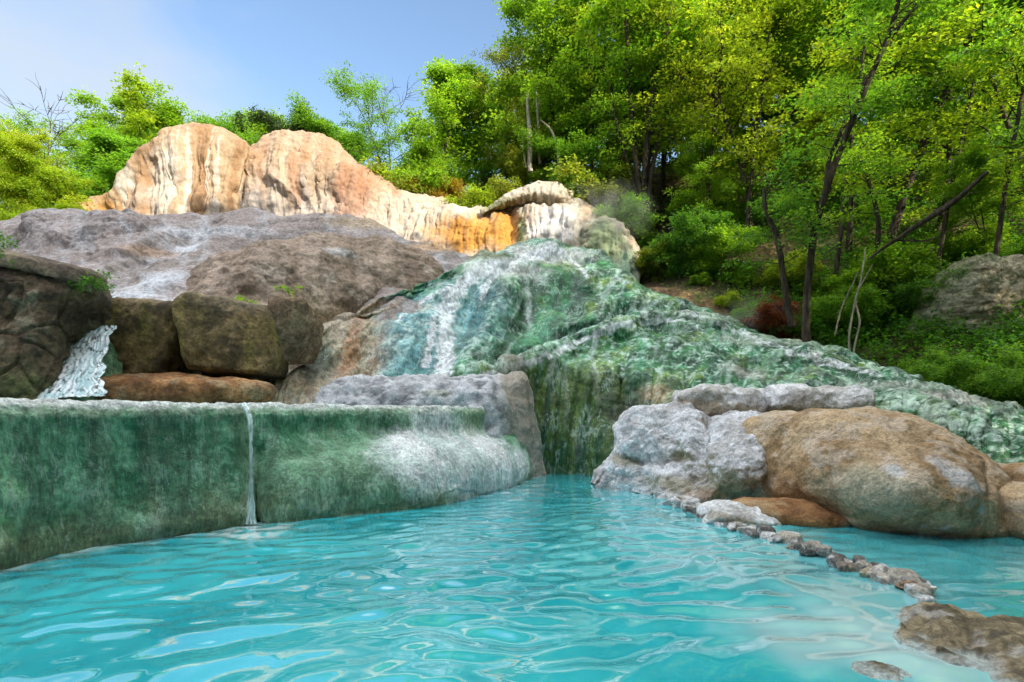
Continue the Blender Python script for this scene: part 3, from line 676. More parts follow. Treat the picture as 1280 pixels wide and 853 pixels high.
ridge = [(112, 398, 12.1), (128, 388, 12.3), (150, 384, 12.5), (170, 392, 12.6)]
mid = [(60, 450, 11.0), (90, 440, 11.2), (130, 425, 11.5), (155, 440, 11.7)]
base = [(-10, 512, 10.2), (50, 512, 10.3), (110, 512, 10.6), (150, 512, 11.0)]
f = Form([base, mid, ridge], 120, 120, back=1.5, drop=.2, par='len')
f.push(.08 * fbm(f.P * 2, 4, 131) + .05 * (1 - np.abs(perlin(f.ST(3, .3), 132)) * 2))
c = mix((.09, .22, .10), (.22, .38, .20), sst(-.4, .4, fbm(f.ST(4, .6), 4, 133)))
c = mix(c, (.28, .17, .07), f.blob(75, 440, 12, 40) * .6)
root = o = link('rock_chute', f.mesh('rock_chute', c), M_WALL)
tag(o, 'pale green stained rock chute under the small cascade', 'rock')
ribbon('waterfall', [(160, 380, 12.4), (138, 390, 12.1), (118, 408, 11.6), (100, 432, 11.1), (82, 462, 10.65), (62, 492, 10.15), (50, 506, 9.9)], [.66, .80, .98, 1.15, 1.45, 2.0, 2.4], M_FALL, 9, ((.46, .64, .66), (.88, .92, .94)), n=260, m=110, lump=.05, fine=1.3,
       label='foaming white cascade pouring down beside the dark rock bank', cat='waterfall')

# ------------------------------------------------------------------ boulders
def cube_sphere(n):
    l = np.linspace(-1, 1, n); A, B = np.meshgrid(l, l); o1 = np.ones_like(A); V = []; Fc = []
    fs = grid_faces(n, n); k = 0
    for (a, b, cc, flip) in ((A, B, o1, 0), (B, A, -o1, 0), (o1, A, B, 0), (-o1, B, A, 0), (B, o1, A, 0), (A, -o1, B, 0)):
        V.append(np.stack([a.ravel(), b.ravel(), cc.ravel()], 1)); Fc.append(fs + k); k += n * n
    V = np.concatenate(V); Fc = np.concatenate(Fc)
    key = np.round(V * 1e5).astype(np.int64); uq, idx, inv = np.unique(key, axis=0, return_index=True, return_inverse=True)
    inv = inv.ravel()
    return V[idx], inv[Fc]

def boulder(name, loc, rad, rz=0, tilt=(0, 0), sq=2.6, seed=0, n=70, amp=.12, lump=.03, top=None, colf=None, material=None, cut=0, hard=.6):
    V, Fc = cube_sphere(n)
    D = V / (np.sum(np.abs(V) ** sq, axis=1) ** (1 / sq))[:, None]
    r = np.array(rad)
    P = D * r
    if top is not None:
        xs_, fs_ = zip(*top); k = np.interp(D[:, 0], xs_, fs_); P[:, 2] *= np.where(P[:, 2] > 0, k, 1)
    m = r.mean()
    Nn = D / np.linalg.norm(D / r, axis=1)[:, None]; Nn /= np.linalg.norm(Nn, axis=1)[:, None]
    so = seed * 3.13
    P = P + Nn * (amp * m * fbm(P / m * .9 + so, 3, seed))[:, None]
    if cut:                                                     # broken faces
        rg = np.random.RandomState(seed)
        for _ in range(cut):
            d = rg.normal(size=3); d /= np.linalg.norm(d); lim = rg.uniform(.55, .8) * np.linalg.norm(d * r)
            q = P @ d; P = P - np.outer(np.maximum(q - lim, 0) * hard, d)
    w1, w2 = worley(P / m * 3.2, seed)
    P = P + Nn * (lump * m * (.8 - w1) + lump * .6 * m * fbm(P / m * 5, 3, seed + 2))[:, None]
    a, b = tilt
    Rx = np.array([[1, 0, 0], [0, math.cos(a), -math.sin(a)], [0, math.sin(a), math.cos(a)]])
    Ry = np.array([[math.cos(b), 0, math.sin(b)], [0, 1, 0], [-math.sin(b), 0, math.cos(b)]])
    Rz = np.array([[math.cos(rz), -math.sin(rz), 0], [math.sin(rz), math.cos(rz), 0], [0, 0, 1]])
    P = P @ (Rz @ Ry @ Rx).T
    Nn = Nn @ (Rz @ Ry @ Rx).T
    Wd = P + np.array(loc)
    c = colf(Wd, P / r.max(), Nn)
    me = make_mesh(name, P, Fc, c)
    o = link(name, me, material or M_BOULDER); o.location = tuple(loc)
    return o

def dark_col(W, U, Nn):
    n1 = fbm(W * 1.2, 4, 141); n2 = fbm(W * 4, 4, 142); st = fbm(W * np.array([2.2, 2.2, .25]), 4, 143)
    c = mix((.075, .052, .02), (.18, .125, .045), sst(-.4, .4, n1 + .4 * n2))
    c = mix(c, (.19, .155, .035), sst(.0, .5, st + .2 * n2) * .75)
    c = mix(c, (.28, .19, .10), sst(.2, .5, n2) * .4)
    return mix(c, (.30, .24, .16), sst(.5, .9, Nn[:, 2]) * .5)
L_ = at(190, 438, 12.6)
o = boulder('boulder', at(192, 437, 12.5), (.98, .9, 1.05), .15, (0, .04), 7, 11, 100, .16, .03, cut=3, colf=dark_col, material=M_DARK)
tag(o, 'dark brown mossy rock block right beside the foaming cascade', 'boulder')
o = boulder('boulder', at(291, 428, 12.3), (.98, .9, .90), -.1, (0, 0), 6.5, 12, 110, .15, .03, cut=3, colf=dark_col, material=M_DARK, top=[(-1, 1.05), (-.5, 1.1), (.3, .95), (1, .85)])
tag(o, 'largest dark yellow stained rock block below the brown dome', 'boulder')
def tanrock(W, U, Nn):
    n1 = fbm(W * 1.2, 4, 151); n2 = fbm(W * 4, 4, 152)
    c = mix((.17, .11, .06), (.28, .19, .11), sst(-.4, .4, n1 + .4 * n2)); return mix(c, (.33, .26, .17), sst(.1, .5, n2) * .5)
o = boulder('boulder', at(368, 415, 12.9), (.46, .6, .74), 0, (0, .08), 5, 13, 70, .18, .03, cut=3, colf=tanrock, material=M_DARK)
tag(o, 'narrow paler brown rock wedged at the right end of the dark blocks', 'boulder')
def rustcol(W, U, Nn):
    n1 = fbm(W * 1.5, 4, 161); n2 = fbm(W * 5, 4, 162)
    c = mix((.20, .09, .03), (.36, .18, .07), sst(-.4, .4, n1 + .4 * n2)); return mix(c, (.40, .30, .17), sst(.1, .5, fbm(W * 2, 3, 163)) * .6)
o = boulder('rock_ledge', at(222, 492, 11.5), (1.9, .8, .40), .1, (0, 0), 2.4, 14, 70, .14, .03, colf=rustcol, material=M_DARK)
tag(o, 'low rusty orange ledge at the foot of the dark mossy blocks', 'rock ledge')

# rough grey ledge above the terrace and the buttress at its end
ridge = [(395, 495, 12.9), (420, 477, 13.1), (470, 473, 13.3), (530, 472, 13.4), (580, 474, 13.4), (625, 470, 13.5), (655, 474, 13.5), (668, 510, 13.7)]
mid = [(395, 508, 12.4), (420, 494, 12.4), (470, 492, 12.4), (530, 492, 12.4), (580, 490, 12.4), (612, 494, 12.2), (644, 520, 12.8), (674, 558, 13.6)]
base = [(395, 522, 12.1), (420, 522, 12.1), (470, 522, 12.1), (530, 522, 12.1), (580, 524, 12.3), (606, 572, 11.9), (644, 600, 12.8), (684, 612, 13.6)]
f = Form([base, mid, ridge], 260, 130, back=1.2, drop=.6)
w1, w2 = worley(f.P * np.array([2.2, 2.2, 2.6]), 5); w3, w4 = worley(f.P * 5.0, 6)
k = 1 - sst(.72, .8, f.S)
f.push(k * (.16 * (.6 - w1) + .09 * (.6 - w3)) + .07 * fbm(f.P * 2.2, 4, 171) + .08 * (1 - k) * (1 - np.abs(perlin(f.ST(3, .2), 172)) * 2))
n1 = fbm(f.P * 1.6, 4, 173); n2 = fbm(f.P * 5, 4, 174)
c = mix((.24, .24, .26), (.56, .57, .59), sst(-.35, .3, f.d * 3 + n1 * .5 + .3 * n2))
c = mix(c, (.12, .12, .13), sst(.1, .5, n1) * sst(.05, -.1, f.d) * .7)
c = mix(c, mix((.38, .33, .26), (.30, .25, .17), sst(-.3, .3, fbm(f.ST(3, .2), 3, 175))), sst(.80, .88, f.S) * .85)
c = mix(c, (.14, .17, .08), f.blob(545, 492, 18, 5) * .5)
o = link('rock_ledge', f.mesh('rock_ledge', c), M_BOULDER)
tag(o, 'rough grey white ledge ending in a tan buttress beside the green mound', 'rock ledge')

def whitecol(seed, tan=.0):
    def fn(W, U, Nn):
        n1 = fbm(W * 1.6, 4, seed); n2 = fbm(W * 6, 4, seed + 1)
        c = mix((.50, .48, .46), (.74, .74, .75), sst(-.4, .25, n1 + .4 * n2))
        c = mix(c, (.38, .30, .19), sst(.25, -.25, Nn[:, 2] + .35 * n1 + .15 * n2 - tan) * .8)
        c = mix(c, (.25, .23, .10), sst(.35, .6, fbm(W * 2.3, 3, seed + 2)) * .4)
        return c
    return fn
def tancol(W, U, Nn):
    n1 = fbm(W * 1.0, 4, 191); n2 = fbm(W * 5, 4, 192); n3 = fbm(W * 2.2, 4, 193)
    c = mix((.32, .205, .10), (.50, .36, .215), sst(-.4, .4, n1 + .4 * n2))
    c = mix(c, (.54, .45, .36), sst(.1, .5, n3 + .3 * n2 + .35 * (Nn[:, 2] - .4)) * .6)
    d = np.linalg.norm((W - at(1095, 610, 7.2)) / np.array([.55, 1.2, .35]), axis=1)
    c = mix(c, (.36, .36, .27), sst(1.15, .4, d + .4 * n3) * .7)
    for (x, y, r) in ((1185, 595, .22), (1120, 590, .12), (1205, 635, .10), (1035, 600, .10), (1165, 655, .06), (1148, 655, .05), (1010, 520, .3)):
        d = np.linalg.norm((W - at(x, y, 7.1)) / np.array([1, 3, 1.2]), axis=1)
        c = mix(c, (.60, .62, .64), sst(1.2, .5, d / r + .8 * n3) * .7)
    c = mix(c, (.15, .11, .05), sst(.14, .0, W[:, 2] + .05 * n3) * .7)
    return c
crest = [(915, 560, 10.1), (940, 532, 9.9), (982, 517, 9.5), (1020, 511, 9.2), (1060, 508, 9.2), (1100, 513, 9.1), (1150, 528, 8.9), (1200, 552, 8.6), (1240, 579, 8.3), (1268, 606, 8.0), (1288, 645, 7.9)]
upper = [(918, 575, 9.9), (948, 550, 9.4), (1000, 536, 8.6), (1060, 533, 8.0), (1120, 543, 7.7), (1180, 563, 7.4), (1230, 592, 7.15), (1258, 620, 7.1), (1280, 655, 7.3)]
belly = [(922, 592, 9.8), (955, 600, 9.1), (1010, 607, 8.0), (1060, 612, 7.4), (1120, 621, 7.0), (1180, 632, 6.8), (1220, 642, 6.75), (1248, 652, 6.85), (1272, 670, 7.1)]
foot = [(926, 612, 9.8), (965, 630, 9.0), (1018, 646, 8.3), (1060, 660, 7.8), (1120, 676, 7.35), (1180, 684, 7.1), (1220, 688, 7.0), (1248, 690, 7.0), (1270, 690, 7.2)]
f = Form([foot, belly, upper, crest], 420, 240, back=1.2, drop=.9)
w1, w2 = worley(f.P * 3.2, 7); w3, w4 = worley(f.P * 8, 8)
f.push(.12 * fbm(f.P * .8, 3, 311) + .04 * (ridged(f.P * 1.3, 2, 312) - .65))
crack = sst(.07, .0, w2 - w1) * sst(.0, .3, fbm(f.P * 1.2, 2, 313))
f.push(.035 * (.6 - w1) + .020 * (.6 - w3) + .02 * fbm(f.P * 6, 4, 314) )
f.push(-.05 * f.line([(985, 520), (970, 560), (966, 600)], .09) - .04 * f.line([(1235, 580), (1240, 640), (1235, 680)], .06))
c = tancol(f.P, None, f.N * np.sign(f.N[:, 2].mean() + 1e-6))
o = link('boulder', f.mesh('boulder', c), M_BOULDER)
tag(o, 'biggest tan boulder with pale lichen patches beside the right pool', 'boulder')
crest = [(740, 603, 11.6), (758, 572, 11.8), (778, 535, 11.9), (800, 518, 11.9), (840, 512, 11.8), (872, 515, 11.6), (898, 522, 11.2), (925, 520, 10.8), (950, 521, 10.4), (974, 532, 10.0), (992, 560, 9.7)]
upper = [(742, 606, 11.5), (764, 580, 11.4), (782, 557, 11.2), (805, 545, 11.1), (840, 540, 11.0), (870, 542, 10.6), (900, 548, 10.1), (930, 548, 9.8), (958, 555, 9.6), (984, 578, 9.5)]
lower = [(744, 610, 11.3), (770, 594, 11.2), (790, 588, 11.0), (815, 587, 10.7), (845, 590, 10.3), (870, 588, 9.9), (900, 594, 9.4), (930, 592, 9.2), (956, 597, 9.15), (982, 604, 9.4)]
foot = [(746, 618, 11.2), (775, 612, 11.0), (800, 617, 10.7), (830, 627, 10.0), (855, 638, 9.4), (880, 640, 9.3), (905, 630, 9.5), (930, 624, 9.5), (956, 624, 9.5), (980, 622, 9.6)]
f = Form([foot, lower, upper, crest], 380, 230, back=1.0, drop=.8)
lobe = np.maximum(f.blob(835, 535, 50, 28, rough=.2), f.blob(925, 560, 42, 40, rough=.2))
f.push(.16 * lobe - .20 * f.line([(886, 522), (876, 556), (868, 590)], .14) - .10 * f.line([(775, 572), (810, 578), (850, 570)], .10))
w1, w2 = worley(f.P * 3.0, 9); w3, w4 = worley(f.P * 7, 10)
rgh = 1 - .5 * lobe
f.push(.14 * fbm(f.P * 1.2, 3, 321) + rgh * (.10 * (.6 - w1) + .05 * (.6 - w3)) + .03 * fbm(f.P * 6, 4, 322))
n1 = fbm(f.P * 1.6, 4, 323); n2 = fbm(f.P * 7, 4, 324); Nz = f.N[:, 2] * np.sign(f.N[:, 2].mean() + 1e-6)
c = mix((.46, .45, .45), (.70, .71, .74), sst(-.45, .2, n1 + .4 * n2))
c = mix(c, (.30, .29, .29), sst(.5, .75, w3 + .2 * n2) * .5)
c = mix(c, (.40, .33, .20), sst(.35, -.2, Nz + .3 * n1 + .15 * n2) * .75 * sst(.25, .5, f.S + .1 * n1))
c = mix(c, (.22, .19, .08), np.maximum.reduce([f.blob(780, 575, 16, 7), f.blob(850, 570, 10, 6), f.blob(840, 606, 26, 10) * .9, f.blob(905, 610, 30, 12) * .8]) * .7)
c = mix(c, (.25, .15, .07), f.blob(885, 622, 24, 9) * .7)
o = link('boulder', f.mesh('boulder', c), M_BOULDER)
tag(o, 'white crusted double lobed boulder at the foot of the green mound', 'boulder')
o = boulder('boulder', at(905, 503, 12.0), (1.1, .6, .32), 0, (0, .03), 3.4, 25, 100, .24, .06, colf=whitecol(231, -.1))
tag(o, 'flat cream slab behind the white crusted boulder', 'boulder')
o = boulder('boulder', at(1018, 502, 11.2), (1.0, .6, .28), 0, (0, .03), 3.4, 26, 100, .24, .05, colf=whitecol(241, -.4))
tag(o, 'flat white slab resting on the green slope above the tan boulder', 'boulder')
o = boulder('rock_ledge', at(985, 642, 8.3), (.85, .7, .20), -.25, (0, .06), 2.4, 27, 80, .12, .03, colf=rustcol)
tag(o, 'low orange brown ledge tucked under the biggest tan boulder', 'rock ledge')
o = boulder('boulder', at(1285, 640, 7.3), (.50, .8, .36), 0, (0, 0), 3.2, 28, 70, .1, .03, colf=tancol)
tag(o, 'brown block at the right edge, in the shallow right pool', 'boulder')
o = boulder('boulder', at(1290, 600, 7.9), (.42, .7, .2), 0, (0, .1), 2.8, 29, 60, .1, .03, colf=tancol)
tag(o, 'thin tan slab lying over the brown block at the right edge', 'boulder')
o = boulder('boulder', at(928, 648, 8.1), (.62, .32, .22), -.42, (0, .12), 2.3, 30, 80, .14, .03, colf=whitecol(251, .15), cut=3)
tag(o, 'long whitish rock lying along the pool edge in front of the boulders', 'boulder')

# foreground rock bar
def barcol(W, U, Nn):
    n1 = fbm(W * 2.2, 4, 261); n2 = fbm(W * 9, 4, 262)
    c = mix((.13, .105, .06), (.30, .24, .145), sst(-.4, .4, n1 + .4 * n2))
    c = mix(c, (.05, .04, .03), sst(.1, .5, fbm(W * 6, 3, 264)) * .7)
    c = mix(c, (.42, .40, .36), sst(.2, .5, fbm(W * 3, 4, 263) + .3 * n2) * .7)
    return mix(c, (.50, .58, .56), sst(.05, .0, W[:, 2] + .02 * n2) * .8)
x, y = wp(1222, 808)
o = boulder('rock_bar', (x + .08, y - .12, -.04), (.90, .48, .115), -.92, (0, 0), 2.6, 31, 150, .34, .09, colf=barcol, cut=4)
tag(o, 'flat brown rock bar at the near end of the stone line', 'rock')
x, y = wp(1100, 838)
o = boulder('rock_bar', (x, y, -.05), (.20, .12, .075), -.4, (0, 0), 2.2, 32, 50, .2, .05, colf=barcol)
tag(o, 'small brown rock barely breaking the water beside the flat rock bar', 'rock')

# stones in a line
rng = np.random.RandomState(5)
def stonecol(base_, pale, seed):
    def fn(W, U, Nn):
        n1 = fbm(W * 5, 4, seed); n2 = fbm(W * 16, 3, seed + 1)
        c = mix(np.array(base_) * .7, base_, sst(-.4, .3, n1 + .4 * n2))
        return mix(c, (.60, .61, .62), sst(.15, .45, fbm(W * 7, 3, seed + 2) + pale) * .8)
    return fn
special = [
    ((1030, 692), (.085, .06, .10), (.36, .34, .31), -.1, 'upright squarish grey stone in the middle of the stone line'),
    ((1057, 709), (.13, .08, .06), (.30, .25, .20), -.3, 'low brown grey stone just past the upright squarish one'),
    ((1087, 716), (.10, .075, .065), (.42, .36, .26), -.1, 'rounded cream brown stone between two darker stones of the line'),
    ((1140, 735), (.13, .07, .06), (.30, .20, .13), -.4, 'reddish brown slab stone last before the flat rock bar'),
    ((1012, 690), (.10, .07, .05), (.10, .10, .10), -.2, 'small black wet stone left of the upright squarish one'),
    ((995, 682), (.11, .07, .055), (.36, .30, .24), .1, 'tan stone just after the long whitish rock'),
    ((935, 662), (.14, .08, .06), (.50, .47, .42), .2, 'pale cream stone at the foot of the long whitish rock'),
    ((900, 654), (.08, .06, .05), (.60, .62, .64), .5, 'small bright white stone by the long whitish rock'),
    ((860, 632), (.16, .12, .10), (.46, .45, .44), .1, 'large grey white stone heading the stone line'),
    ((1160, 750), (.10, .05, .045), (.50, .48, .44), .2, 'thin pale stone touching the flat rock bar')]
for i, ((px, py), r, bc, pl, lab) in enumerate(special):
    x, y = wp(px, py + 4)
    o = boulder('stone', (x, y, r[2] * .45), r, rng.uniform(-.5, .2), (rng.uniform(-.15, .15), rng.uniform(-.2, .2)), 2.8, 300 + i, 22, .2, .05, colf=stonecol(bc, pl, 300 + i * 5), material=M_STONE, cut=6, hard=.92)
    tag(o, lab, 'stone', 'stones lining the pool edge')
line = [(795, 598), (815, 612), (838, 624), (862, 634), (885, 646), (910, 656), (950, 666), (975, 676), (1005, 686), (1045, 700), (1075, 712), (1110, 724), (1150, 742)]
lx = np.array([p[0] for p in line]); ly = np.array([p[1] for p in line])
k = 0
for q in np.linspace(0, 1, 62):
    px = 795 + q * 360; py = np.interp(px, lx, ly)
    for j in range(4 if q < .22 else 2 if q < .5 else 1):
        x, y = wp(px + rng.uniform(-7, 7), py + rng.uniform(-4, 5)); s_ = float(np.clip(.062 * math.exp(rng.normal() * .42), .03, .15)) * (1.25 if q < .3 else 1)
        bc = [(.50, .49, .48), (.38, .35, .31), (.16, .15, .14), (.44, .40, .34)][rng.randint(4)]
        o = boulder('stone', (x, y, s_ * rng.uniform(.1, .45)), (s_ * rng.uniform(1.1, 1.7), s_, s_ * rng.uniform(.55, .95)), rng.uniform(-3, 3), (0, 0), 2.6, 400 + k, 12, .22, .05, colf=stonecol(bc, .15 if q < .35 else -.1, 400 + k), material=M_STONE, cut=6, hard=.92)
        tag(o, ('small crusted white and grey stone packed in the head of the stone line' if q < .35 else 'small plain stone filling the single file of the stone line'), 'stone', 'stones lining the pool edge')
        k += 1

# ------------------------------------------------------------------ trees
class Tubes:
    def __init__(s): s.V = []; s.F = []; s.n = 0
    def add(s, path, rad, sides=6):
        path = np.asarray(path, float); k = len(path); rad = np.asarray(rad, float)
        T = np.gradient(path, axis=0); T /= np.linalg.norm(T, axis=1)[:, None] + 1e-9
        ref = np.array([.31, .2, .93]) if abs(T[0] @ np.array([.31, .2, .93])) < .9 else np.array([1.0, 0, 0])
        A = np.cross(T, ref); A /= np.linalg.norm(A, axis=1)[:, None] + 1e-9; B = np.cross(T, A)
        a = np.arange(sides) * 2 * pi / sides
        R = path[:, None] + rad[:, None, None] * (A[:, None] * np.cos(a)[None, :, None] + B[:, None] * np.sin(a)[None, :, None])
        i = np.arange(k * sides).reshape(k, sides) + s.n
        f = np.stack([i[:-1], np.roll(i[:-1], -1, 1), np.roll(i[1:], -1, 1), i[1:]], -1).reshape(-1, 4)
        s.V.append(R.reshape(-1, 3)); s.F.append(f); s.n += k * sides
    def mesh(s, name): return make_mesh(name, np.concatenate(s.V), np.concatenate(s.F))

def wander(rg, p, d, length, k, wob, up=0.0):
    pts = [np.array(p, float)]; d = np.array(d, float); d /= np.linalg.norm(d)
    for i in range(k - 1):
        d = d + rg.normal(size=3) * wob + np.array([0, 0, up]); d /= np.linalg.norm(d)
        pts.append(pts[-1] + d * length / (k - 1))
    return np.array(pts)

def leaf_mesh(name, rg, C, D, size, per, spread, flat=.25, droop=.25, base=(1, 1, 1), hue=.18):
    """sprays of leaves: C centres, D outward directions"""
    m = len(C); C = np.repeat(C, per, 0); D = np.repeat(D, per, 0); n_ = len(C)
    D = D.copy(); D[:, 2] *= .3; D /= np.linalg.norm(D, axis=1)[:, None] + 1e-9
    side = np.cross(D, [0, 0, 1.0]); side /= np.linalg.norm(side, axis=1)[:, None] + 1e-9
    up = np.cross(side, D)
    sc = np.repeat(rg.uniform(.6, 1.35, m), per)
    a = rg.uniform(-.55, 1.0, n_); b = rg.normal(size=n_) * .48 * (1.1 - .4 * np.abs(a)); w = rg.normal(size=n_) * flat
    P = C + (D * (a * spread * sc)[:, None] + side * (b * spread * sc)[:, None] + up * (w * spread * sc)[:, None])
    P[:, 2] -= droop * spread * (np.maximum(a, 0) ** 2 + .5 * b * b) * sc
    # leaf frames
    ax = D * rg.uniform(.2, 1, n_)[:, None] + side * (np.sign(b) * rg.uniform(0, 1, n_))[:, None] + rg.normal(size=(n_, 3)) * .35; ax[:, 2] -= .25
    ax /= np.linalg.norm(ax, axis=1)[:, None]
    nr = np.array([0, 0, 1.0]) + rg.normal(size=(n_, 3)) * .42; nr -= ax * np.sum(nr * ax, axis=1)[:, None]; nr /= np.linalg.norm(nr, axis=1)[:, None]
    sd = np.cross(ax, nr)
    l = size * rg.uniform(.6, 1.3, n_)[:, None]
    V = np.stack([P, P + ax * l * .5 + sd * l * .30 + nr * l * .07, P + ax * l, P + ax * l * .5 - sd * l * .30 + nr * l * .07], 1).reshape(-1, 3)
    Fc = np.arange(n_ * 4).reshape(n_, 4)
    hs = np.repeat(rg.uniform(-1, 1, m), per) * .6 + rg.uniform(-1, 1, n_) * .4; br = 1 + .25 * np.repeat(rg.uniform(-1, 1, m), per) + .2 * rg.uniform(-1, 1, n_)
    c = np.stack([br * (1 + hue * hs), br, br * (1 - hue * hs * .6)], 1) * np.array(base) * .62
    return make_mesh(name, V, Fc, np.repeat(c, 4, 0), smooth=False)

def grow(name, seed, H=10.0, rad=2.6, cb=.3, limbs=18, sub=5, per=46, leaf=.15, spread=.55, lean=(0, 0), stems=1, up=.05, shape='round', r0=.16, wob=.06, keep=1.0, flat=.22, droop=.3):
    rg = np.random.RandomState(seed); tb = Tubes(); C = []; D = []
    for sidx in range(stems):
        a0 = rg.uniform(0, 6.28); ln = np.array([lean[0], lean[1], 0]) + (np.array([math.cos(a0), math.sin(a0), 0]) * (.22 if stems > 1 else 0))
        h = H * (1 if sidx == 0 else rg.uniform(.7, .95))
        st = np.array([math.cos(a0), math.sin(a0), 0]) * (.25 if stems > 1 else 0)
        tp = wander(rg, st - np.array([0, 0, .3]), np.array([0, 0, 1]) + ln, h * .95, 14, wob, .02)
        tr = .68 * np.interp(np.linspace(0, 1, 14), [0, .06, 1], [r0 * 1.4, r0, r0 * .12]) / (1 if stems == 1 else 1.5)
        tb.add(tp, tr, 8)
        for i in range(limbs // stems if stems > 1 else limbs):
            q = cb + (1 - cb) * ((i + rg.uniform(0, 1)) / (limbs / stems)); q = min(q, .99)
            p = catmull(tp, np.linspace(0, 1, 14), np.array([q]))[0]; rr = np.interp(q, np.linspace(0, 1, 14), tr)
            v = (q - cb) / (1 - cb)
            pr = {'round': math.sqrt(max(.05, 1 - (2 * v - .9) ** 2 / 1.3)), 'cone': 1.05 - .85 * v, 'umb': .35 + .75 * v if v < .85 else .7, 'tall': .75 + .25 * math.sin(v * 3.1)}[shape]
            az = i * 2.4 + rg.uniform(-.5, .5); ln_ = rad * pr * rg.uniform(.7, 1.15)
            d = np.array([math.cos(az), math.sin(az), rg.uniform(.2, .8) + .5 * v])
            lp = wander(rg, p, d, ln_ * 1.1, 7, .12, up - .08)
            tb.add(lp, np.linspace(min(rr * .6, .05), .012, 7), 5)
            for j in range(2, 7):
                if rg.rand() < keep: C.append(lp[j]); D.append(lp[j] - lp[j - 1])
            for k in range(sub):
                q2 = rg.uniform(.25, .95); b0 = catmull(lp, np.linspace(0, 1, 7), np.array([q2]))[0]
                d2 = (lp[-1] - lp[0]) / (np.linalg.norm(lp[-1] - lp[0]) + 1e-6) + rg.normal(size=3) * .65; 
                sp_ = wander(rg, b0, d2, ln_ * rg.uniform(.3, .55), 5, .15, -.05)
                tb.add(sp_, np.linspace(.014, .005, 5), 4)
                for j in (1, 2, 3, 4):
                    if rg.rand() < keep: C.append(sp_[j]); D.append(sp_[j] - sp_[j - 1])
        C.append(tp[-1]); D.append(np.array([0.1, 0.05, 1.0]))
    C = np.array(C); D = np.array(D); D /= np.linalg.norm(D, axis=1)[:, None] + 1e-9
    lm = leaf_mesh(name + '_crown', rg, C, D, leaf, int(per * 1.3), spread, flat, droop) if per else None
    return tb.mesh(name + '_trunk'), lm, max(tp[-1][2], C[:, 2].max())

VAR = {
    'round1': grow('round1', 1, 10, 3.0, .22, 20, 5, 44, leaf=.16, spread=.6),
    'round2': grow('round2', 2, 10, 2.7, .30, 18, 5, 44, leaf=.16, spread=.6, stems=2),
    'round3': grow('round3', 3, 10, 3.3, .15, 22, 5, 40, leaf=.17, spread=.65, shape='cone'),
    'tall1': grow('tall1', 4, 12, 2.2, .35, 20, 5, 42, leaf=.15, spread=.6, shape='tall', r0=.14),
    'tall2': grow('tall2', 5, 12, 2.4, .30, 24, 4, 42, leaf=.15, spread=.6, shape='tall', stems=3, r0=.15),
    'airy': grow('airy', 6, 12, 2.8, .25, 20, 5, 30, leaf=.14, spread=.62, shape='tall', keep=.7, r0=.13, flat=.1, droop=.45),
    'pine': grow('pine', 7, 10, 2.6, .5, 16, 5, 70, leaf=.13, spread=.42, shape='umb', flat=.4, droop=.05),
    'sapling': grow('sapling', 8, 8, .45, .35, 12, 2, 22, leaf=.14, spread=.4, r0=.05, keep=.8),
    'shrub': grow('shrub', 9, 3, 1.3, .1, 20, 4, 34, leaf=.12, spread=.4, stems=5, r0=.03),
    'shrub2': grow('shrub2', 10, 2.6, 1.5, .1, 24, 4, 34, leaf=.11, spread=.4, stems=6, r0=.03, droop=.5),
    'bare': grow('bare', 11, 10, 2.2, .35, 20, 6, 0, r0=.10, wob=.05, up=.12),
}
G1, G2, G3, G4, GY, GO, GD, GP_ = (.205, .36, .04), (.15, .31, .042), (.28, .40, .04), (.10, .235, .045), (.29, .38, .04), (.23, .28, .05), (.07, .20, .035), (.06, .11, .035)

def tree(kind, px, Y, top, color, label, name='tree', cat='tree', rz=0.0, group=None, mat_=None, wide=1.0, bark=None, zoff=0.0, x=None):
    xx = (px - 640) / F * Y if x is None else x
    z = float(gz(xx, Y)[0]) - .15 + zoff
    tm, lm, h0 = VAR[kind]
    H = EYE + (HOR - top) / F * Y - z
    s_ = max(H / h0, .1)
    root = empty(name, (xx, Y, z), rz); tag(root, label, cat, group)
    root.scale = (s_ * wide, s_ * wide, s_)
    link('trunk', tm, bark or M_BARK, root)
    if lm is not None:
        c = link('crown', lm, mat_ or M_LEAF, root); c.color = (*[v * 1.6 for v in color], 1)
    return root

LEFT, MID, RIGHT = 'trees on the left skyline', 'trees behind the summit crust', 'trees of the wooded right slope'
T = tree
# left skyline
T('round3', -70, 30, 130, G3, 'bright leafy tree cut off by the left edge', rz=.3, group=LEFT)
T('round1', 30, 26.5, 170, GY, 'bright yellow green tree below the bare topped one at far left', rz=1.3, group=LEFT)
T('airy', 62, 29, 130, G1, 'loose light green tree behind the yellow green one at far left', rz=2.3, group=LEFT)
T('bare', 45, 28, 105, G1, 'leafless tree with thin upswept twigs at far left', 'bare_tree', rz=.5, group=LEFT)
T('round1', 100, 33, 140, G1, 'green round tree left of the tall thin sapling', rz=3.3, group=LEFT)
T('round2', 150, 35, 128, G2, 'green tree just left of the tan dome top', rz=4.1, group=LEFT)
T('sapling', 190, 34, 102, G3, 'tall thin sapling standing above its neighbours on the left skyline', 'sapling', rz=1, group=LEFT)
T('round3', 225, 37, 133, G1, 'broad green tree right behind the tan dome', rz=5, group=LEFT)
T('pine', 292, 40, 136, GP_, 'dark flat topped pine between the two domes', 'pine_tree', rz=1, group=LEFT, mat_=M_PINE)
T('round1', 262, 40, 150, G2, 'low green tree left of the pine between the domes', rz=2, group=LEFT)
T('round2', 340, 42, 172, G1, 'low green tree right behind the cream dome top', rz=2.6, group=LEFT)
T('pine', 402, 36, 136, GP_, 'dark olive pine above the right shoulder of the cream dome', 'pine_tree', rz=3, group=LEFT, mat_=M_PINE)
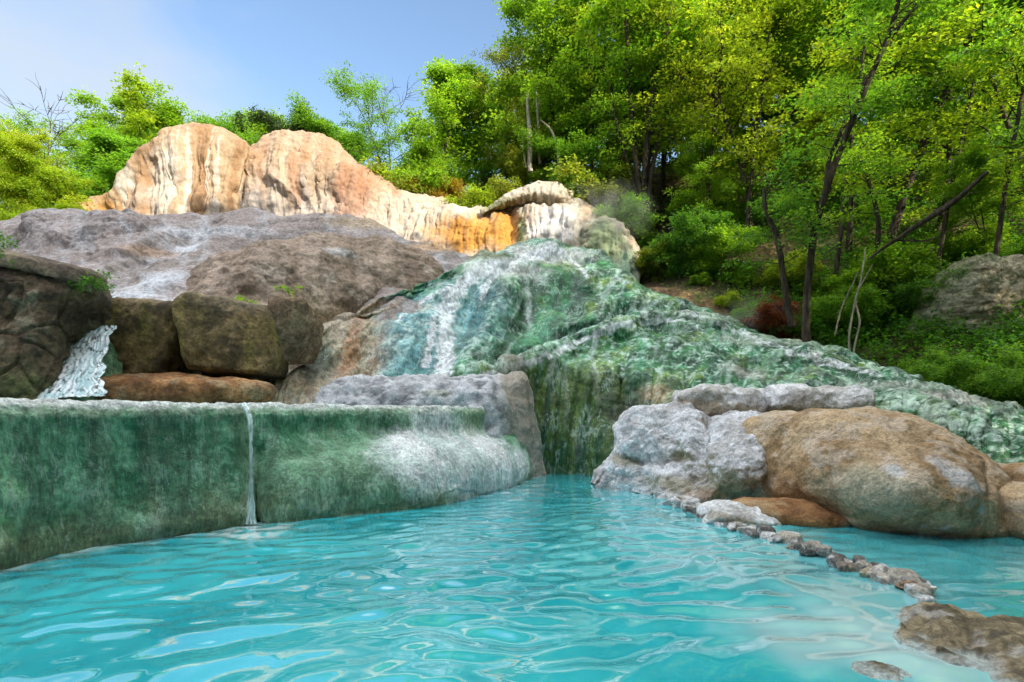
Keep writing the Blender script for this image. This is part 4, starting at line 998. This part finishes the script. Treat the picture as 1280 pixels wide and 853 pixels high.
T('round3', 430, 44, 170, G4, 'dark green tree low behind the shoulder of the cream dome', rz=1.8, group=LEFT)
T('round1', 15, 25.5, 225, G3, 'low bright bush-like tree above the grey slope at far left', rz=2.2, group=LEFT)
T('round2', 100, 27, 205, G3, 'bright green tree directly left of the tan dome', rz=.9, group=LEFT)
T('round1', -20, 31, 150, G1, 'green tree behind the twiggy leafless one at far left', rz=4, group=LEFT, wide=1.4)
T('round3', 128, 30, 165, G2, 'dense green tree filling the gap left of the tan dome', rz=2.9, group=LEFT, wide=1.3)
T('round2', 180, 40, 158, G1, 'green tree behind the tall thin sapling', rz=1.9, group=LEFT)
T('round1', 210, 41, 150, G3, 'light green crown just right of the tall thin sapling', rz=.6, group=LEFT)
T('round3', 310, 44, 148, G4, 'dark green crown behind the dip between the domes', rz=3.6, group=LEFT, wide=1.5)
T('round1', 370, 44, 152, G1, 'green crown just left of the dark olive pine', rz=5.1, group=LEFT, wide=1.5)
T('round2', 65, 26, 195, GY, 'bright yellowish tree in front of the other far left trees', rz=5.3, group=LEFT, wide=1.3)
# middle
T('round2', 470, 36, 160, G2, 'bluish green tree left of the tallest pointed one', rz=.4, group=MID)
T('round3', 552, 33, 82, G1, 'tallest pointed green tree against the sky behind the crust', rz=2.2, group=MID)
T('airy', 500, 35, 112, G2, 'thin leaved airy tree just left of the pointed tree', rz=3.2, group=MID)
T('round1', 600, 36, 112, G2, 'round green tree right of the pointed one', rz=.2, group=MID)
T('airy', 640, 34, 98, GO, 'olive brown tree behind the pale dead trunks', rz=4.2, group=MID)
T('tall1', 690, 36, 70, GO, 'olive tree behind the multi stemmed tree', rz=1.2, group=MID)
T('round3', 520, 31, 175, G1, 'small green tree low behind the shoulder left of the crust', rz=3, group=MID)
T('round1', 650, 32, 165, GO, 'low yellowish tree above the fringed cap', rz=1, group=MID)
# right slope
T('tall2', 740, 29, -120, G1, 'tall tree whose bright crown overhangs the sky at top centre', rz=.3, group=RIGHT)
T('tall2', 835, 30, -120, G2, 'tall tree right behind the bunched brown trunks', rz=1.9, group=RIGHT)
T('tall1', 705, 31, -10, G1, 'green tree leaning out at the left end of the wooded slope', rz=2.9, group=RIGHT)
T('airy', 860, 27, -140, GY, 'yellow green feathery tree right of the bunched trunks', rz=.8, group=RIGHT)
T('tall1', 905, 30, -130, G3, 'bright tree deep in the wood behind the feathery one', rz=4, group=RIGHT)
T('airy', 940, 24, -100, GY, 'layered yellow green tree left of the dark forked trunk', rz=2, group=RIGHT)
T('tall2', 985, 29, -170, G1, 'tall green tree deep behind the dark forked trunk', rz=1, group=RIGHT)
T('airy', 1060, 22, -160, G3, 'layered bright tree right of the dark forked trunk', rz=5, group=RIGHT)
T('tall1', 1110, 26, -180, G1, 'tall tree behind the leaning mossy trunk', rz=3.4, group=RIGHT)
T('airy', 1170, 21, -200, G2, 'feathery green tree above the rock outcrop', rz=.5, group=RIGHT)
T('tall2', 1230, 24, -220, G4, 'dark green tree above and behind the rock outcrop', rz=2.4, group=RIGHT)
T('airy', 1290, 18, -200, G2, 'shaded green tree at the right edge above the undergrowth', rz=1.4, group=RIGHT)
T('tall1', 1360, 20, -200, G4, 'dark tree mostly beyond the right edge', rz=1.1, group=RIGHT)
T('round1', 1150, 24, 130, G3, 'glowing yellow green small tree between leaning trunks on the right', rz=1.4, group=RIGHT)
T('round2', 1240, 19, 200, G1, 'small bright tree low at the right edge', rz=.4, group=RIGHT)
T('round1', 890, 25, 150, G1, 'small leafy tree behind the dark bush on the bank', rz=3.7, group=RIGHT)
T('round3', 1010, 26, 150, GY, 'small yellow green tree behind the two dark trunks', rz=.7, group=RIGHT)
T('round2', 760, 28, 150, G2, 'small dense tree just above the steaming crust', rz=5.7, group=RIGHT)
T('round1', 1090, 24, 230, G1, 'small green tree behind the long fallen branch', rz=2.7, group=RIGHT)
# far filling of the wood
k = 0
for (px, Y, top) in ((720, 42, 60), (790, 44, 10), (850, 40, -40), (930, 42, -60), (1000, 40, -80), (1080, 36, -100), (1150, 38, -120), (1230, 34, -140), (1310, 30, -140), (1400, 26, -150), (830, 36, 60), (960, 35, 20), (1190, 31, 0), (1040, 32, 20), (660, 42, 110), (570, 42, 130)):
    T(['round3', 'round2', 'round1', 'tall2'][k % 4], px, Y, top, [G1, G2, GY, G4][(k * 3) % 4], 'hardly distinguishable tree deep in the shade of the wood', rz=k * 1.3, group='trees filling the back of the wood', wide=1.3); k += 1

# trees on the bank behind and beside the viewer, which shade the pool
SH = np.array([.68, -.733])
shade = [(r + jx, q) for q, jx in ((-14, 0), (-18.5, 1.8)) for r in np.arange(-13, 11, 3.3)] + [(r, -16.2) for r in np.arange(-12, 9, 3.3)] + [(r, -13) for r in (13.5, 16.5, 19.5, 22)]
for i, (r, q) in enumerate(shade):
    x = -SH[1] * r - SH[0] * q; y = SH[0] * r - SH[1] * q
    if y + 7 > 0 and (x - 7) / (y + 7) < 1.05: continue
    z = float(gz(x, y)[0])
    root = empty('tree', (x, y, z - .2), i * 1.7); tag(root, 'broad shady tree on the bank behind the viewer', 'tree', 'trees on the bank behind the viewer')
    tm, lm, h0 = VAR[['round1', 'round2', 'round3'][i % 3]]
    s_ = ((10.4 if r < 8.5 else 6.6 if r < 12 else .8) + (20 - q) * math.tan(radians(28)) - z) / h0; root.scale = (s_ * 1.15, s_ * 1.15, s_)
    link('trunk', tm, M_BARK, root); cr = link('crown', lm, M_LEAF, root); cr.color = (*[v * 1.6 for v in G1], 1)

# hero trunks
def trunk_thing(name, label, cat, paths, material, group=None, leaves=None, lcol=G1):
    base_ = at(*paths[0][0][0]); root = empty(name, tuple(base_)); tag(root, label, cat, group)
    tb = Tubes(); C = []; D = []
    for pts, r in paths:
        W = np.array([at(*p) for p in pts]) - base_; k = np.linspace(0, 1, len(W)); t = np.linspace(0, 1, 24)
        Q = catmull(W, k, t); Q += .04 * np.stack([perlin(Q * 1.3, 3), perlin(Q * 1.3, 4), perlin(Q * 1.3, 5)], 1)
        tb.add(Q, catmull(np.array(r, float)[:, None], np.linspace(0, 1, len(r)), t)[:, 0], 9)
        if leaves:
            rg = np.random.RandomState(int(pts[0][0]))
            for j in range(8, 24, 2):
                for m_ in range(2):
                    a = rg.uniform(0, 6.28); d = np.array([math.cos(a), math.sin(a), .4])
                    b = wander(rg, Q[j], d, rg.uniform(.8, 1.8), 6, .12, 0); tb.add(b, np.linspace(.02, .006, 6), 4)
                    for q in range(2, 6): C.append(b[q]); D.append(d)
    link('trunk', tb.mesh('trunk'), material, root)
    if leaves and C:
        cm = leaf_mesh('crown', np.random.RandomState(4), np.array(C), np.array(D), .12, 40, .5, .15, .4); c = link('crown', cm, M_LEAF, root); c.color = (*[v * 1.6 for v in lcol], 1)
    return root
trunk_thing('tree', 'dark forked tree leaning right in front of the wood', 'tree', [
    ([(1009, 436, 16.2), (1008, 380, 16.2), (1016, 300, 16), (1038, 220, 15.6), (1078, 120, 15), (1112, 40, 14.5), (1135, -40, 14)], [.13, .105, .095, .09, .08, .065, .045]),
    ([(1030, 245, 15.7), (1040, 190, 15.9), (1062, 140, 16), (1085, 90, 16.2)], [.07, .055, .045, .03]),
    ([(1116, 42, 14.5), (1140, 12, 14.6), (1165, -30, 14.8)], [.06, .05, .03])], M_BARK, RIGHT, True, G2)
trunk_thing('tree', 'multi stemmed tall tree with bunched brown trunks above the steam', 'tree', [
    ([(803, 268, 27), (795, 200, 27), (786, 100, 27), (782, 0, 27), (780, -60, 27)], [.16, .13, .11, .09, .05]),
    ([(806, 268, 27), (806, 200, 26.8), (818, 110, 26.6), (835, 30, 26.4), (842, -60, 26)], [.15, .12, .10, .08, .05]),
    ([(809, 268, 27), (815, 210, 27), (838, 130, 27), (880, 60, 27), (905, 10, 27)], [.15, .12, .10, .08, .04]),
    ([(801, 268, 27), (790, 220, 27.2), (770, 150, 27.4), (762, 90, 27.6)], [.12, .09, .07, .04]),
    ([(807, 268, 27), (812, 190, 27.4), (826, 100, 27.8), (832, 20, 28)], [.11, .09, .08, .05])], M_BARK, RIGHT, True, G1)
for (x0, x1, Y0, top, lab) in ((742, 735, 29, 20, 'slim straight trunk left of the bunched brown trunks'), (880, 905, 25, 30, 'slim tilted trunk between the bunched trunks and the dark fork'), (930, 962, 24, 40, 'slim tilted trunk just left of the dark fork'), (1040, 1085, 20, 20, 'slim leaning trunk close behind the dark fork'), (1165, 1225, 19, 60, 'slim leaning trunk above the rock outcrop'), (1235, 1290, 17.5, 40, 'slim leaning trunk near the right edge of the wood')):
    zb = float(gz((x0 - 640) / F * Y0, Y0)[0]) - .2; pb = HOR - (zb - EYE) * F / Y0
    trunk_thing('tree', lab, 'tree', [([(x0, pb, Y0), (x0 + (x1 - x0) * .3, pb + (top - pb) * .35, Y0), (x0 + (x1 - x0) * .75, pb + (top - pb) * .75, Y0), (x1, top, Y0)], [.085, .07, .055, .03])], M_BARK, RIGHT, True, G3)
trunk_thing('tree', 'short dark trunk with a crook, just left of the forked tree', 'tree', [
    ([(990, 408, 17), (980, 350, 17), (972, 300, 17), (958, 262, 17), (955, 235, 17)], [.11, .09, .08, .07, .04])], M_BARK, RIGHT, True, G4)
trunk_thing('tree', 'slender leaning mossy trunk high on the right', 'tree', [
    ([(1105, 320, 21), (1150, 190, 20.5), (1185, 110, 20), (1215, 40, 19.5), (1240, -40, 19)], [.16, .14, .12, .10, .07])], M_BARK, RIGHT, True, G1)
trunk_thing('tree', 'thin dark curved stem right of the forked tree', 'tree', [
    ([(1098, 320, 18), (1097, 270, 18), (1085, 225, 18), (1075, 190, 18)], [.09, .07, .06, .03])], M_BARK, RIGHT, True, G1)
trunk_thing('fallen_branch', 'long bare brown branch slanting up across the right undergrowth', 'branch', [
    ([(1085, 325, 15.5), (1130, 292, 15.2), (1180, 262, 15), (1235, 215, 14.6)], [.03, .06, .07, .05]),
    ([(1150, 280, 15.1), (1190, 250, 15.3), (1220, 240, 15.6)], [.03, .025, .01]),
    ([(1120, 300, 15.3), (1160, 300, 15.0), (1200, 280, 14.8)], [.025, .02, .01])], M_BARK)
trunk_thing('dead_sapling', 'pale thin forked dead stems standing at the edge of the green slope', 'dead stem', [
    ([(1062, 446, 16.2), (1064, 400, 16.2), (1075, 350, 16.2), (1082, 310, 16.4)], [.035, .03, .025, .015]),
    ([(1066, 446, 16.2), (1074, 405, 16.1), (1070, 370, 16.1), (1090, 330, 16)], [.03, .028, .022, .012]),
    ([(1045, 420, 16.4), (1052, 385, 16.4), (1072, 340, 16.4)], [.025, .022, .012])], M_DEAD)
trunk_thing('dead_tree', 'tallest pale dead trunk above the fringed cap', 'dead trunk', [
    ([(663, 215, 29.5), (662, 170, 29.5), (659, 118, 29.5)], [.13, .12, .07])], M_DEAD)
trunk_thing('dead_tree', 'short pale dead trunk right of the tallest one', 'dead trunk', [
    ([(675, 205, 30), (672, 140, 30), (670, 108, 30)], [.08, .07, .03]), ([(672, 135, 30), (678, 120, 30)], [.05, .03])], M_DEAD)
trunk_thing('dead_tree', 'thin leaning pale dead trunk left of the tallest one', 'dead trunk', [
    ([(658, 210, 29.8), (654, 180, 29.8), (652, 158, 29.8)], [.06, .05, .03])], M_DEAD)
trunk_thing('dead_tree', 'pale bent trunk between the fringed cap and the bunched trunks', 'dead trunk', [
    ([(700, 230, 29), (697, 190, 29), (690, 165, 29), (676, 150, 29)], [.08, .07, .06, .03])], M_DEAD)
T('bare', 490, 35.5, 88, G1, 'leafless twiggy tree reaching above the thin leaved tree', 'bare_tree', rz=2.2, group=MID)

# shrubs
S = lambda kind, px, Y, top, col, label, **k: tree(kind, px, Y, top, col, label, 'shrub', 'shrub', **k)
S('shrub', 858, 22.8, 262, G4, 'dark dense bush on the bank beside the steaming crust')
S('shrub2', 815, 24, 300, GO, 'brown green shrub on the sunlit earth bank')
S('shrub', 955, 18.6, 372, (.20, .05, .03), 'reddish shrub by the foot of the crooked dark trunk')
S('shrub2', 930, 19.5, 375, G2, 'green shrub left of the reddish one')
S('shrub', 540, 31.5, 222, (.33, .22, .06), 'autumn coloured shrub behind the crust shoulder')
S('shrub2', 590, 30.6, 236, G3, 'bright green shrub behind the orange crust')
S('shrub', 505, 32, 205, GO, 'dry brown green shrub above the long shoulder')
S('shrub2', 620, 30.8, 226, GO, 'olive shrub left of the fringed cap')
S('shrub', 730, 29, 205, GO, 'olive brown shrub above the white block')
S('shrub2', 770, 27.5, 245, G2, 'green shrub behind the steam')
S('shrub', 900, 22, 280, G1, 'green shrub high on the sunlit bank')
S('shrub2', 980, 21, 310, GY, 'yellow green shrub behind the crooked dark trunk')
S('shrub2', 1040, 18.5, 350, G2, 'green shrub right behind the foot of the forked tree')
S('shrub', 1090, 19, 300, G1, 'green shrub below the long fallen branch')
S('shrub2', 1140, 18, 330, G4, 'dark shrub left of the rock outcrop')
S('shrub', 1260, 17.5, 300, G2, 'green shrub right of the rock outcrop')
S('shrub2', 1200, 19.5, 280, G1, 'green shrub growing on top of the rock outcrop')
S('shrub2', 1150, 14.5, 430, G2, 'low leafy shrub at the lower edge of the right undergrowth')
S('shrub2', 1240, 13.2, 430, G2, 'low leafy shrub at the right edge above the green slope')
S('shrub2', 55, 24.8, 262, G3, 'bright shrub on the crest of the grey slope at far left')
S('shrub2', 872, 22.0, 338, G1, 'low green shrub on the bare earth bank')
S('shrub2', 905, 20.5, 362, GY, 'low yellowish shrub at the upper edge of the green slope')
def tuft(px, py, Y, r, n_, col, label, size=.06):
    p = at(px, py, Y); rg = np.random.RandomState(int(px))
    C = rg.normal(size=(n_, 3)) * r * np.array([1, .6, .35]); D = rg.normal(size=(n_, 3)); D[:, 2] = .3
    root = empty('plant', tuple(p)); o = link('foliage', leaf_mesh('foliage', rg, C, D, size, 26, r * .5, .4, .1), M_LEAF, root); o.color = (*[v * 1.6 for v in col], 1)
    return tag(root, label, 'plant')
tuft(112, 352, 10.4, .28, 16, GD, 'dark green plant tuft hanging on the corner of the rock bank')
tuft(2, 305, 9.8, .25, 14, GD, 'dark plant tuft on top of the rock bank at the left edge')
tuft(308, 376, 12.6, .16, 10, G1, 'small grass green tuft on top of the dark block')
tuft(358, 362, 13.2, .13, 8, G1, 'tiny green plant growing on the brown dome')

# undergrowth on the right slope
rg = np.random.RandomState(77)
n_ = 7000
x = rg.uniform(6.5, 30, n_); y = rg.uniform(11.5, 34, n_)
edge = np.interp(y, [8, 11.5, 13.3, 15.4, 17.6, 20.6, 22.6, 27], [11.6, 11.8, 11.4, 10.6, 9.6, 7.2, 6.2, 8.5])
keep = (x > edge) & (x / y < 1.15); x, y = x[keep], y[keep]
nzv = fbm(np.stack([x, y, 0 * x], 1) * .35, 3, 5); low = sst(24, 14, y)
keep = rg.rand(len(x)) < np.clip(.55 + .8 * low + nzv, .12, 1); x, y = x[keep], y[keep]
C = np.stack([x, y, gz(x, y) + rg.uniform(.05, .6, len(x)) ** 1.5 * 2.2], 1); D = np.stack([rg.normal(size=len(x)), rg.normal(size=len(x)), np.full(len(x), .3)], 1)
o = link('undergrowth', leaf_mesh('undergrowth', rg, C, D, .12, 44, .6, .25, .3), M_LEAF); o.color = (.13, .36, .05, 1); o['kind'] = 'stuff'; o['label'] = 'leafy green undergrowth covering the right slope'

# rock outcrop
def outcol(W, U, Nn):
    n1 = fbm(W * 1.0, 4, 271); n2 = fbm(W * np.array([2, 2, 6]), 4, 272)
    c = mix((.36, .31, .21), (.60, .53, .39), sst(-.4, .4, n1 + .5 * n2)); c = mix(c, (.16, .13, .08), sst(.25, .5, fbm(W * np.array([.8, .8, 7]), 3, 273)) * .7); return mix(c, (.07, .11, .03), sst(.45, .8, Nn[:, 2] + .4 * n1) * .8)
o = boulder('rock_outcrop', at(1203, 378, 17.2), (1.3, 1.3, 1.2), .25, (0, .06), 6, 41, 130, .16, .09, colf=outcol, cut=3, hard=.6, material=M_GREY)
tag(o, 'pale layered rock outcrop in the undergrowth of the right slope', 'rock outcrop')

# steam over the hot spring
def steam(loc, rad, dens, seed):
    V, Fc = cube_sphere(14); D = V / np.linalg.norm(V, axis=1)[:, None]
    P = D * np.array(rad); P = P + D * (.25 * np.array(rad).mean() * fbm(D * 1.5 + seed, 2, seed))[:, None]
    m, nt, out = mat('steam_air'); L = nt.links.new
    pv = nt.nodes.new('ShaderNodeVolumePrincipled'); pv.inputs['Color'].default_value = (.95, .96, .97, 1); pv.inputs['Anisotropy'].default_value = .2
    tc = nt.nodes.new('ShaderNodeTexCoord'); ln = nt.nodes.new('ShaderNodeVectorMath'); ln.operation = 'DIVIDE'; ln.inputs[1].default_value = rad
    L(tc.outputs['Object'], ln.inputs[0]); le = nt.nodes.new('ShaderNodeVectorMath'); le.operation = 'LENGTH'; L(ln.outputs[0], le.inputs[0])
    fo = nt.nodes.new('ShaderNodeMapRange'); fo.inputs['From Min'].default_value = .95; fo.inputs['From Max'].default_value = .1; L(le.outputs['Value'], fo.inputs['Value'])
    n = nt.nodes.new('ShaderNodeTexNoise'); n.inputs['Scale'].default_value = .8; n.inputs['Detail'].default_value = 4; L(tc.outputs['Object'], n.inputs['Vector'])
    r = nt.nodes.new('ShaderNodeMapRange'); r.inputs['From Min'].default_value = .42; r.inputs['From Max'].default_value = .7; L(n.outputs['Fac'], r.inputs['Value'])
    a = nt.nodes.new('ShaderNodeMath'); a.operation = 'MULTIPLY'; L(fo.outputs[0], a.inputs[0]); L(r.outputs[0], a.inputs[1])
    b = nt.nodes.new('ShaderNodeMath'); b.operation = 'MULTIPLY'; b.inputs[1].default_value = dens; L(a.outputs[0], b.inputs[0]); L(b.outputs[0], pv.inputs['Density']); L(pv.outputs[0], out.inputs['Volume'])
    m.cycles.volume_step_rate = 2
    o = link('steam', make_mesh('steam', P, Fc), m); o.location = tuple(loc); o['kind'] = 'stuff'
    return o
steam(at(752, 268, 24.6), (2.8, 1.6, 1.8), .38, 3)
steam(at(925, 398, 18.5), (2.6, 1.2, .8), .5, 5)

# ------------------------------------------------------------------ light, sky, camera
EL = radians(28); sh = SH / np.linalg.norm(SH)
sd = bpy.data.lights.new('sun', 'SUN'); sd.energy = 2.0; sd.angle = radians(.5); sd.color = (1, .90, .74)
so = bpy.data.objects.new('sun', sd); COL.objects.link(so)
from mathutils import Vector
dirv = Vector((sh[0] * math.cos(EL), sh[1] * math.cos(EL), math.sin(EL)))
so.rotation_euler = dirv.to_track_quat('Z', 'Y').to_euler()
w = bpy.data.worlds.new('World'); scene.world = w; w.use_nodes = True
nt = w.node_tree; nt.nodes.clear()
out = nt.nodes.new('ShaderNodeOutputWorld'); bg = nt.nodes.new('ShaderNodeBackground'); bg.inputs['Strength'].default_value = .06
sky = nt.nodes.new('ShaderNodeTexSky'); sky.sky_type = 'NISHITA'; sky.sun_disc = False; sky.sun_elevation = EL
sky.sun_rotation = math.atan2(sh[0], sh[1]); sky.air_density = 1.2; sky.dust_density = .6; sky.ozone_density = 2.0
tc = nt.nodes.new('ShaderNodeTexCoord')
mp = nt.nodes.new('ShaderNodeMapping'); mp.inputs['Scale'].default_value = (1.4, 1.0, 2.6); mp.inputs['Rotation'].default_value = (0, .5, .3)
nz = nt.nodes.new('ShaderNodeTexNoise'); nz.inputs['Scale'].default_value = 1.6; nz.inputs['Detail'].default_value = 6; nz.inputs['Roughness'].default_value = .55
nt.links.new(tc.outputs['Generated'], mp.inputs[0]); nt.links.new(mp.outputs[0], nz.inputs['Vector'])
sx = nt.nodes.new('ShaderNodeSeparateXYZ'); nt.links.new(tc.outputs['Generated'], sx.inputs[0])
ma = nt.nodes.new('ShaderNodeMath'); ma.operation = 'MULTIPLY_ADD'; ma.inputs[1].default_value = -.55; nt.links.new(sx.outputs['X'], ma.inputs[0]); nt.links.new(nz.outputs['Fac'], ma.inputs[2])
mr = nt.nodes.new('ShaderNodeMapRange'); mr.inputs['From Min'].default_value = .66; mr.inputs['From Max'].default_value = 1.0; mr.inputs['To Max'].default_value = .85; nt.links.new(ma.outputs[0], mr.inputs['Value'])
mx = nt.nodes.new('ShaderNodeMix'); mx.data_type = 'RGBA'; mx.inputs['B'].default_value = (2.7, 2.9, 3.1, 1)
nt.links.new(mr.outputs[0], mx.inputs['Factor']); nt.links.new(sky.outputs[0], mx.inputs['A'])
# unseen bright broken cloud added overhead, above the frame, to fill the shade
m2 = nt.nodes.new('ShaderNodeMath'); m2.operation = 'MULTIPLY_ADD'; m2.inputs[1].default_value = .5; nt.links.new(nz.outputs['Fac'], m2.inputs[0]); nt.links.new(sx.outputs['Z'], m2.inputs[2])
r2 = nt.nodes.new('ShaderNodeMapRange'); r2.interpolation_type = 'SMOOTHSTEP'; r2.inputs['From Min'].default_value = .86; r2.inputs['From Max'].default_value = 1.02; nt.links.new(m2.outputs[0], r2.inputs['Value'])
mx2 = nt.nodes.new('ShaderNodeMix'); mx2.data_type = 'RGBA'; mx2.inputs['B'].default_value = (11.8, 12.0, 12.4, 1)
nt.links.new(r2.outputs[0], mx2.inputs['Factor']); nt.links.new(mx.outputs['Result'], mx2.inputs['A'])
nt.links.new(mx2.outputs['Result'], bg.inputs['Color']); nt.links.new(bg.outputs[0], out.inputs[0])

cam = bpy.data.cameras.new('camera'); co = bpy.data.objects.new('camera', cam); COL.objects.link(co)
co.location = (0, 0, EYE); co.rotation_euler = (pi / 2, 0, 0); cam.sensor_width = 36; cam.lens = F / 1280 * 36
cam.shift_y = (HOR - 426.5) / 1280; cam.clip_end = 1000; cam.clip_start = .05
scene.camera = co
scene.view_settings.view_transform = 'Standard'; scene.view_settings.look = 'None'; scene.view_settings.gamma = 1
scene.view_settings.use_curve_mapping = False; scene.view_settings.exposure = 2.2
scene.render.engine = 'CYCLES'
cy = scene.cycles; cy.max_bounces = 8; cy.volume_bounces = 2; cy.diffuse_bounces = 4; cy.glossy_bounces = 3; cy.transmission_bounces = 4; cy.transparent_max_bounces = 6
cy.use_denoising = True; cy.use_adaptive_sampling = True; cy.adaptive_threshold = .02
try: cy.denoiser = 'OPENIMAGEDENOISE'
except Exception: pass
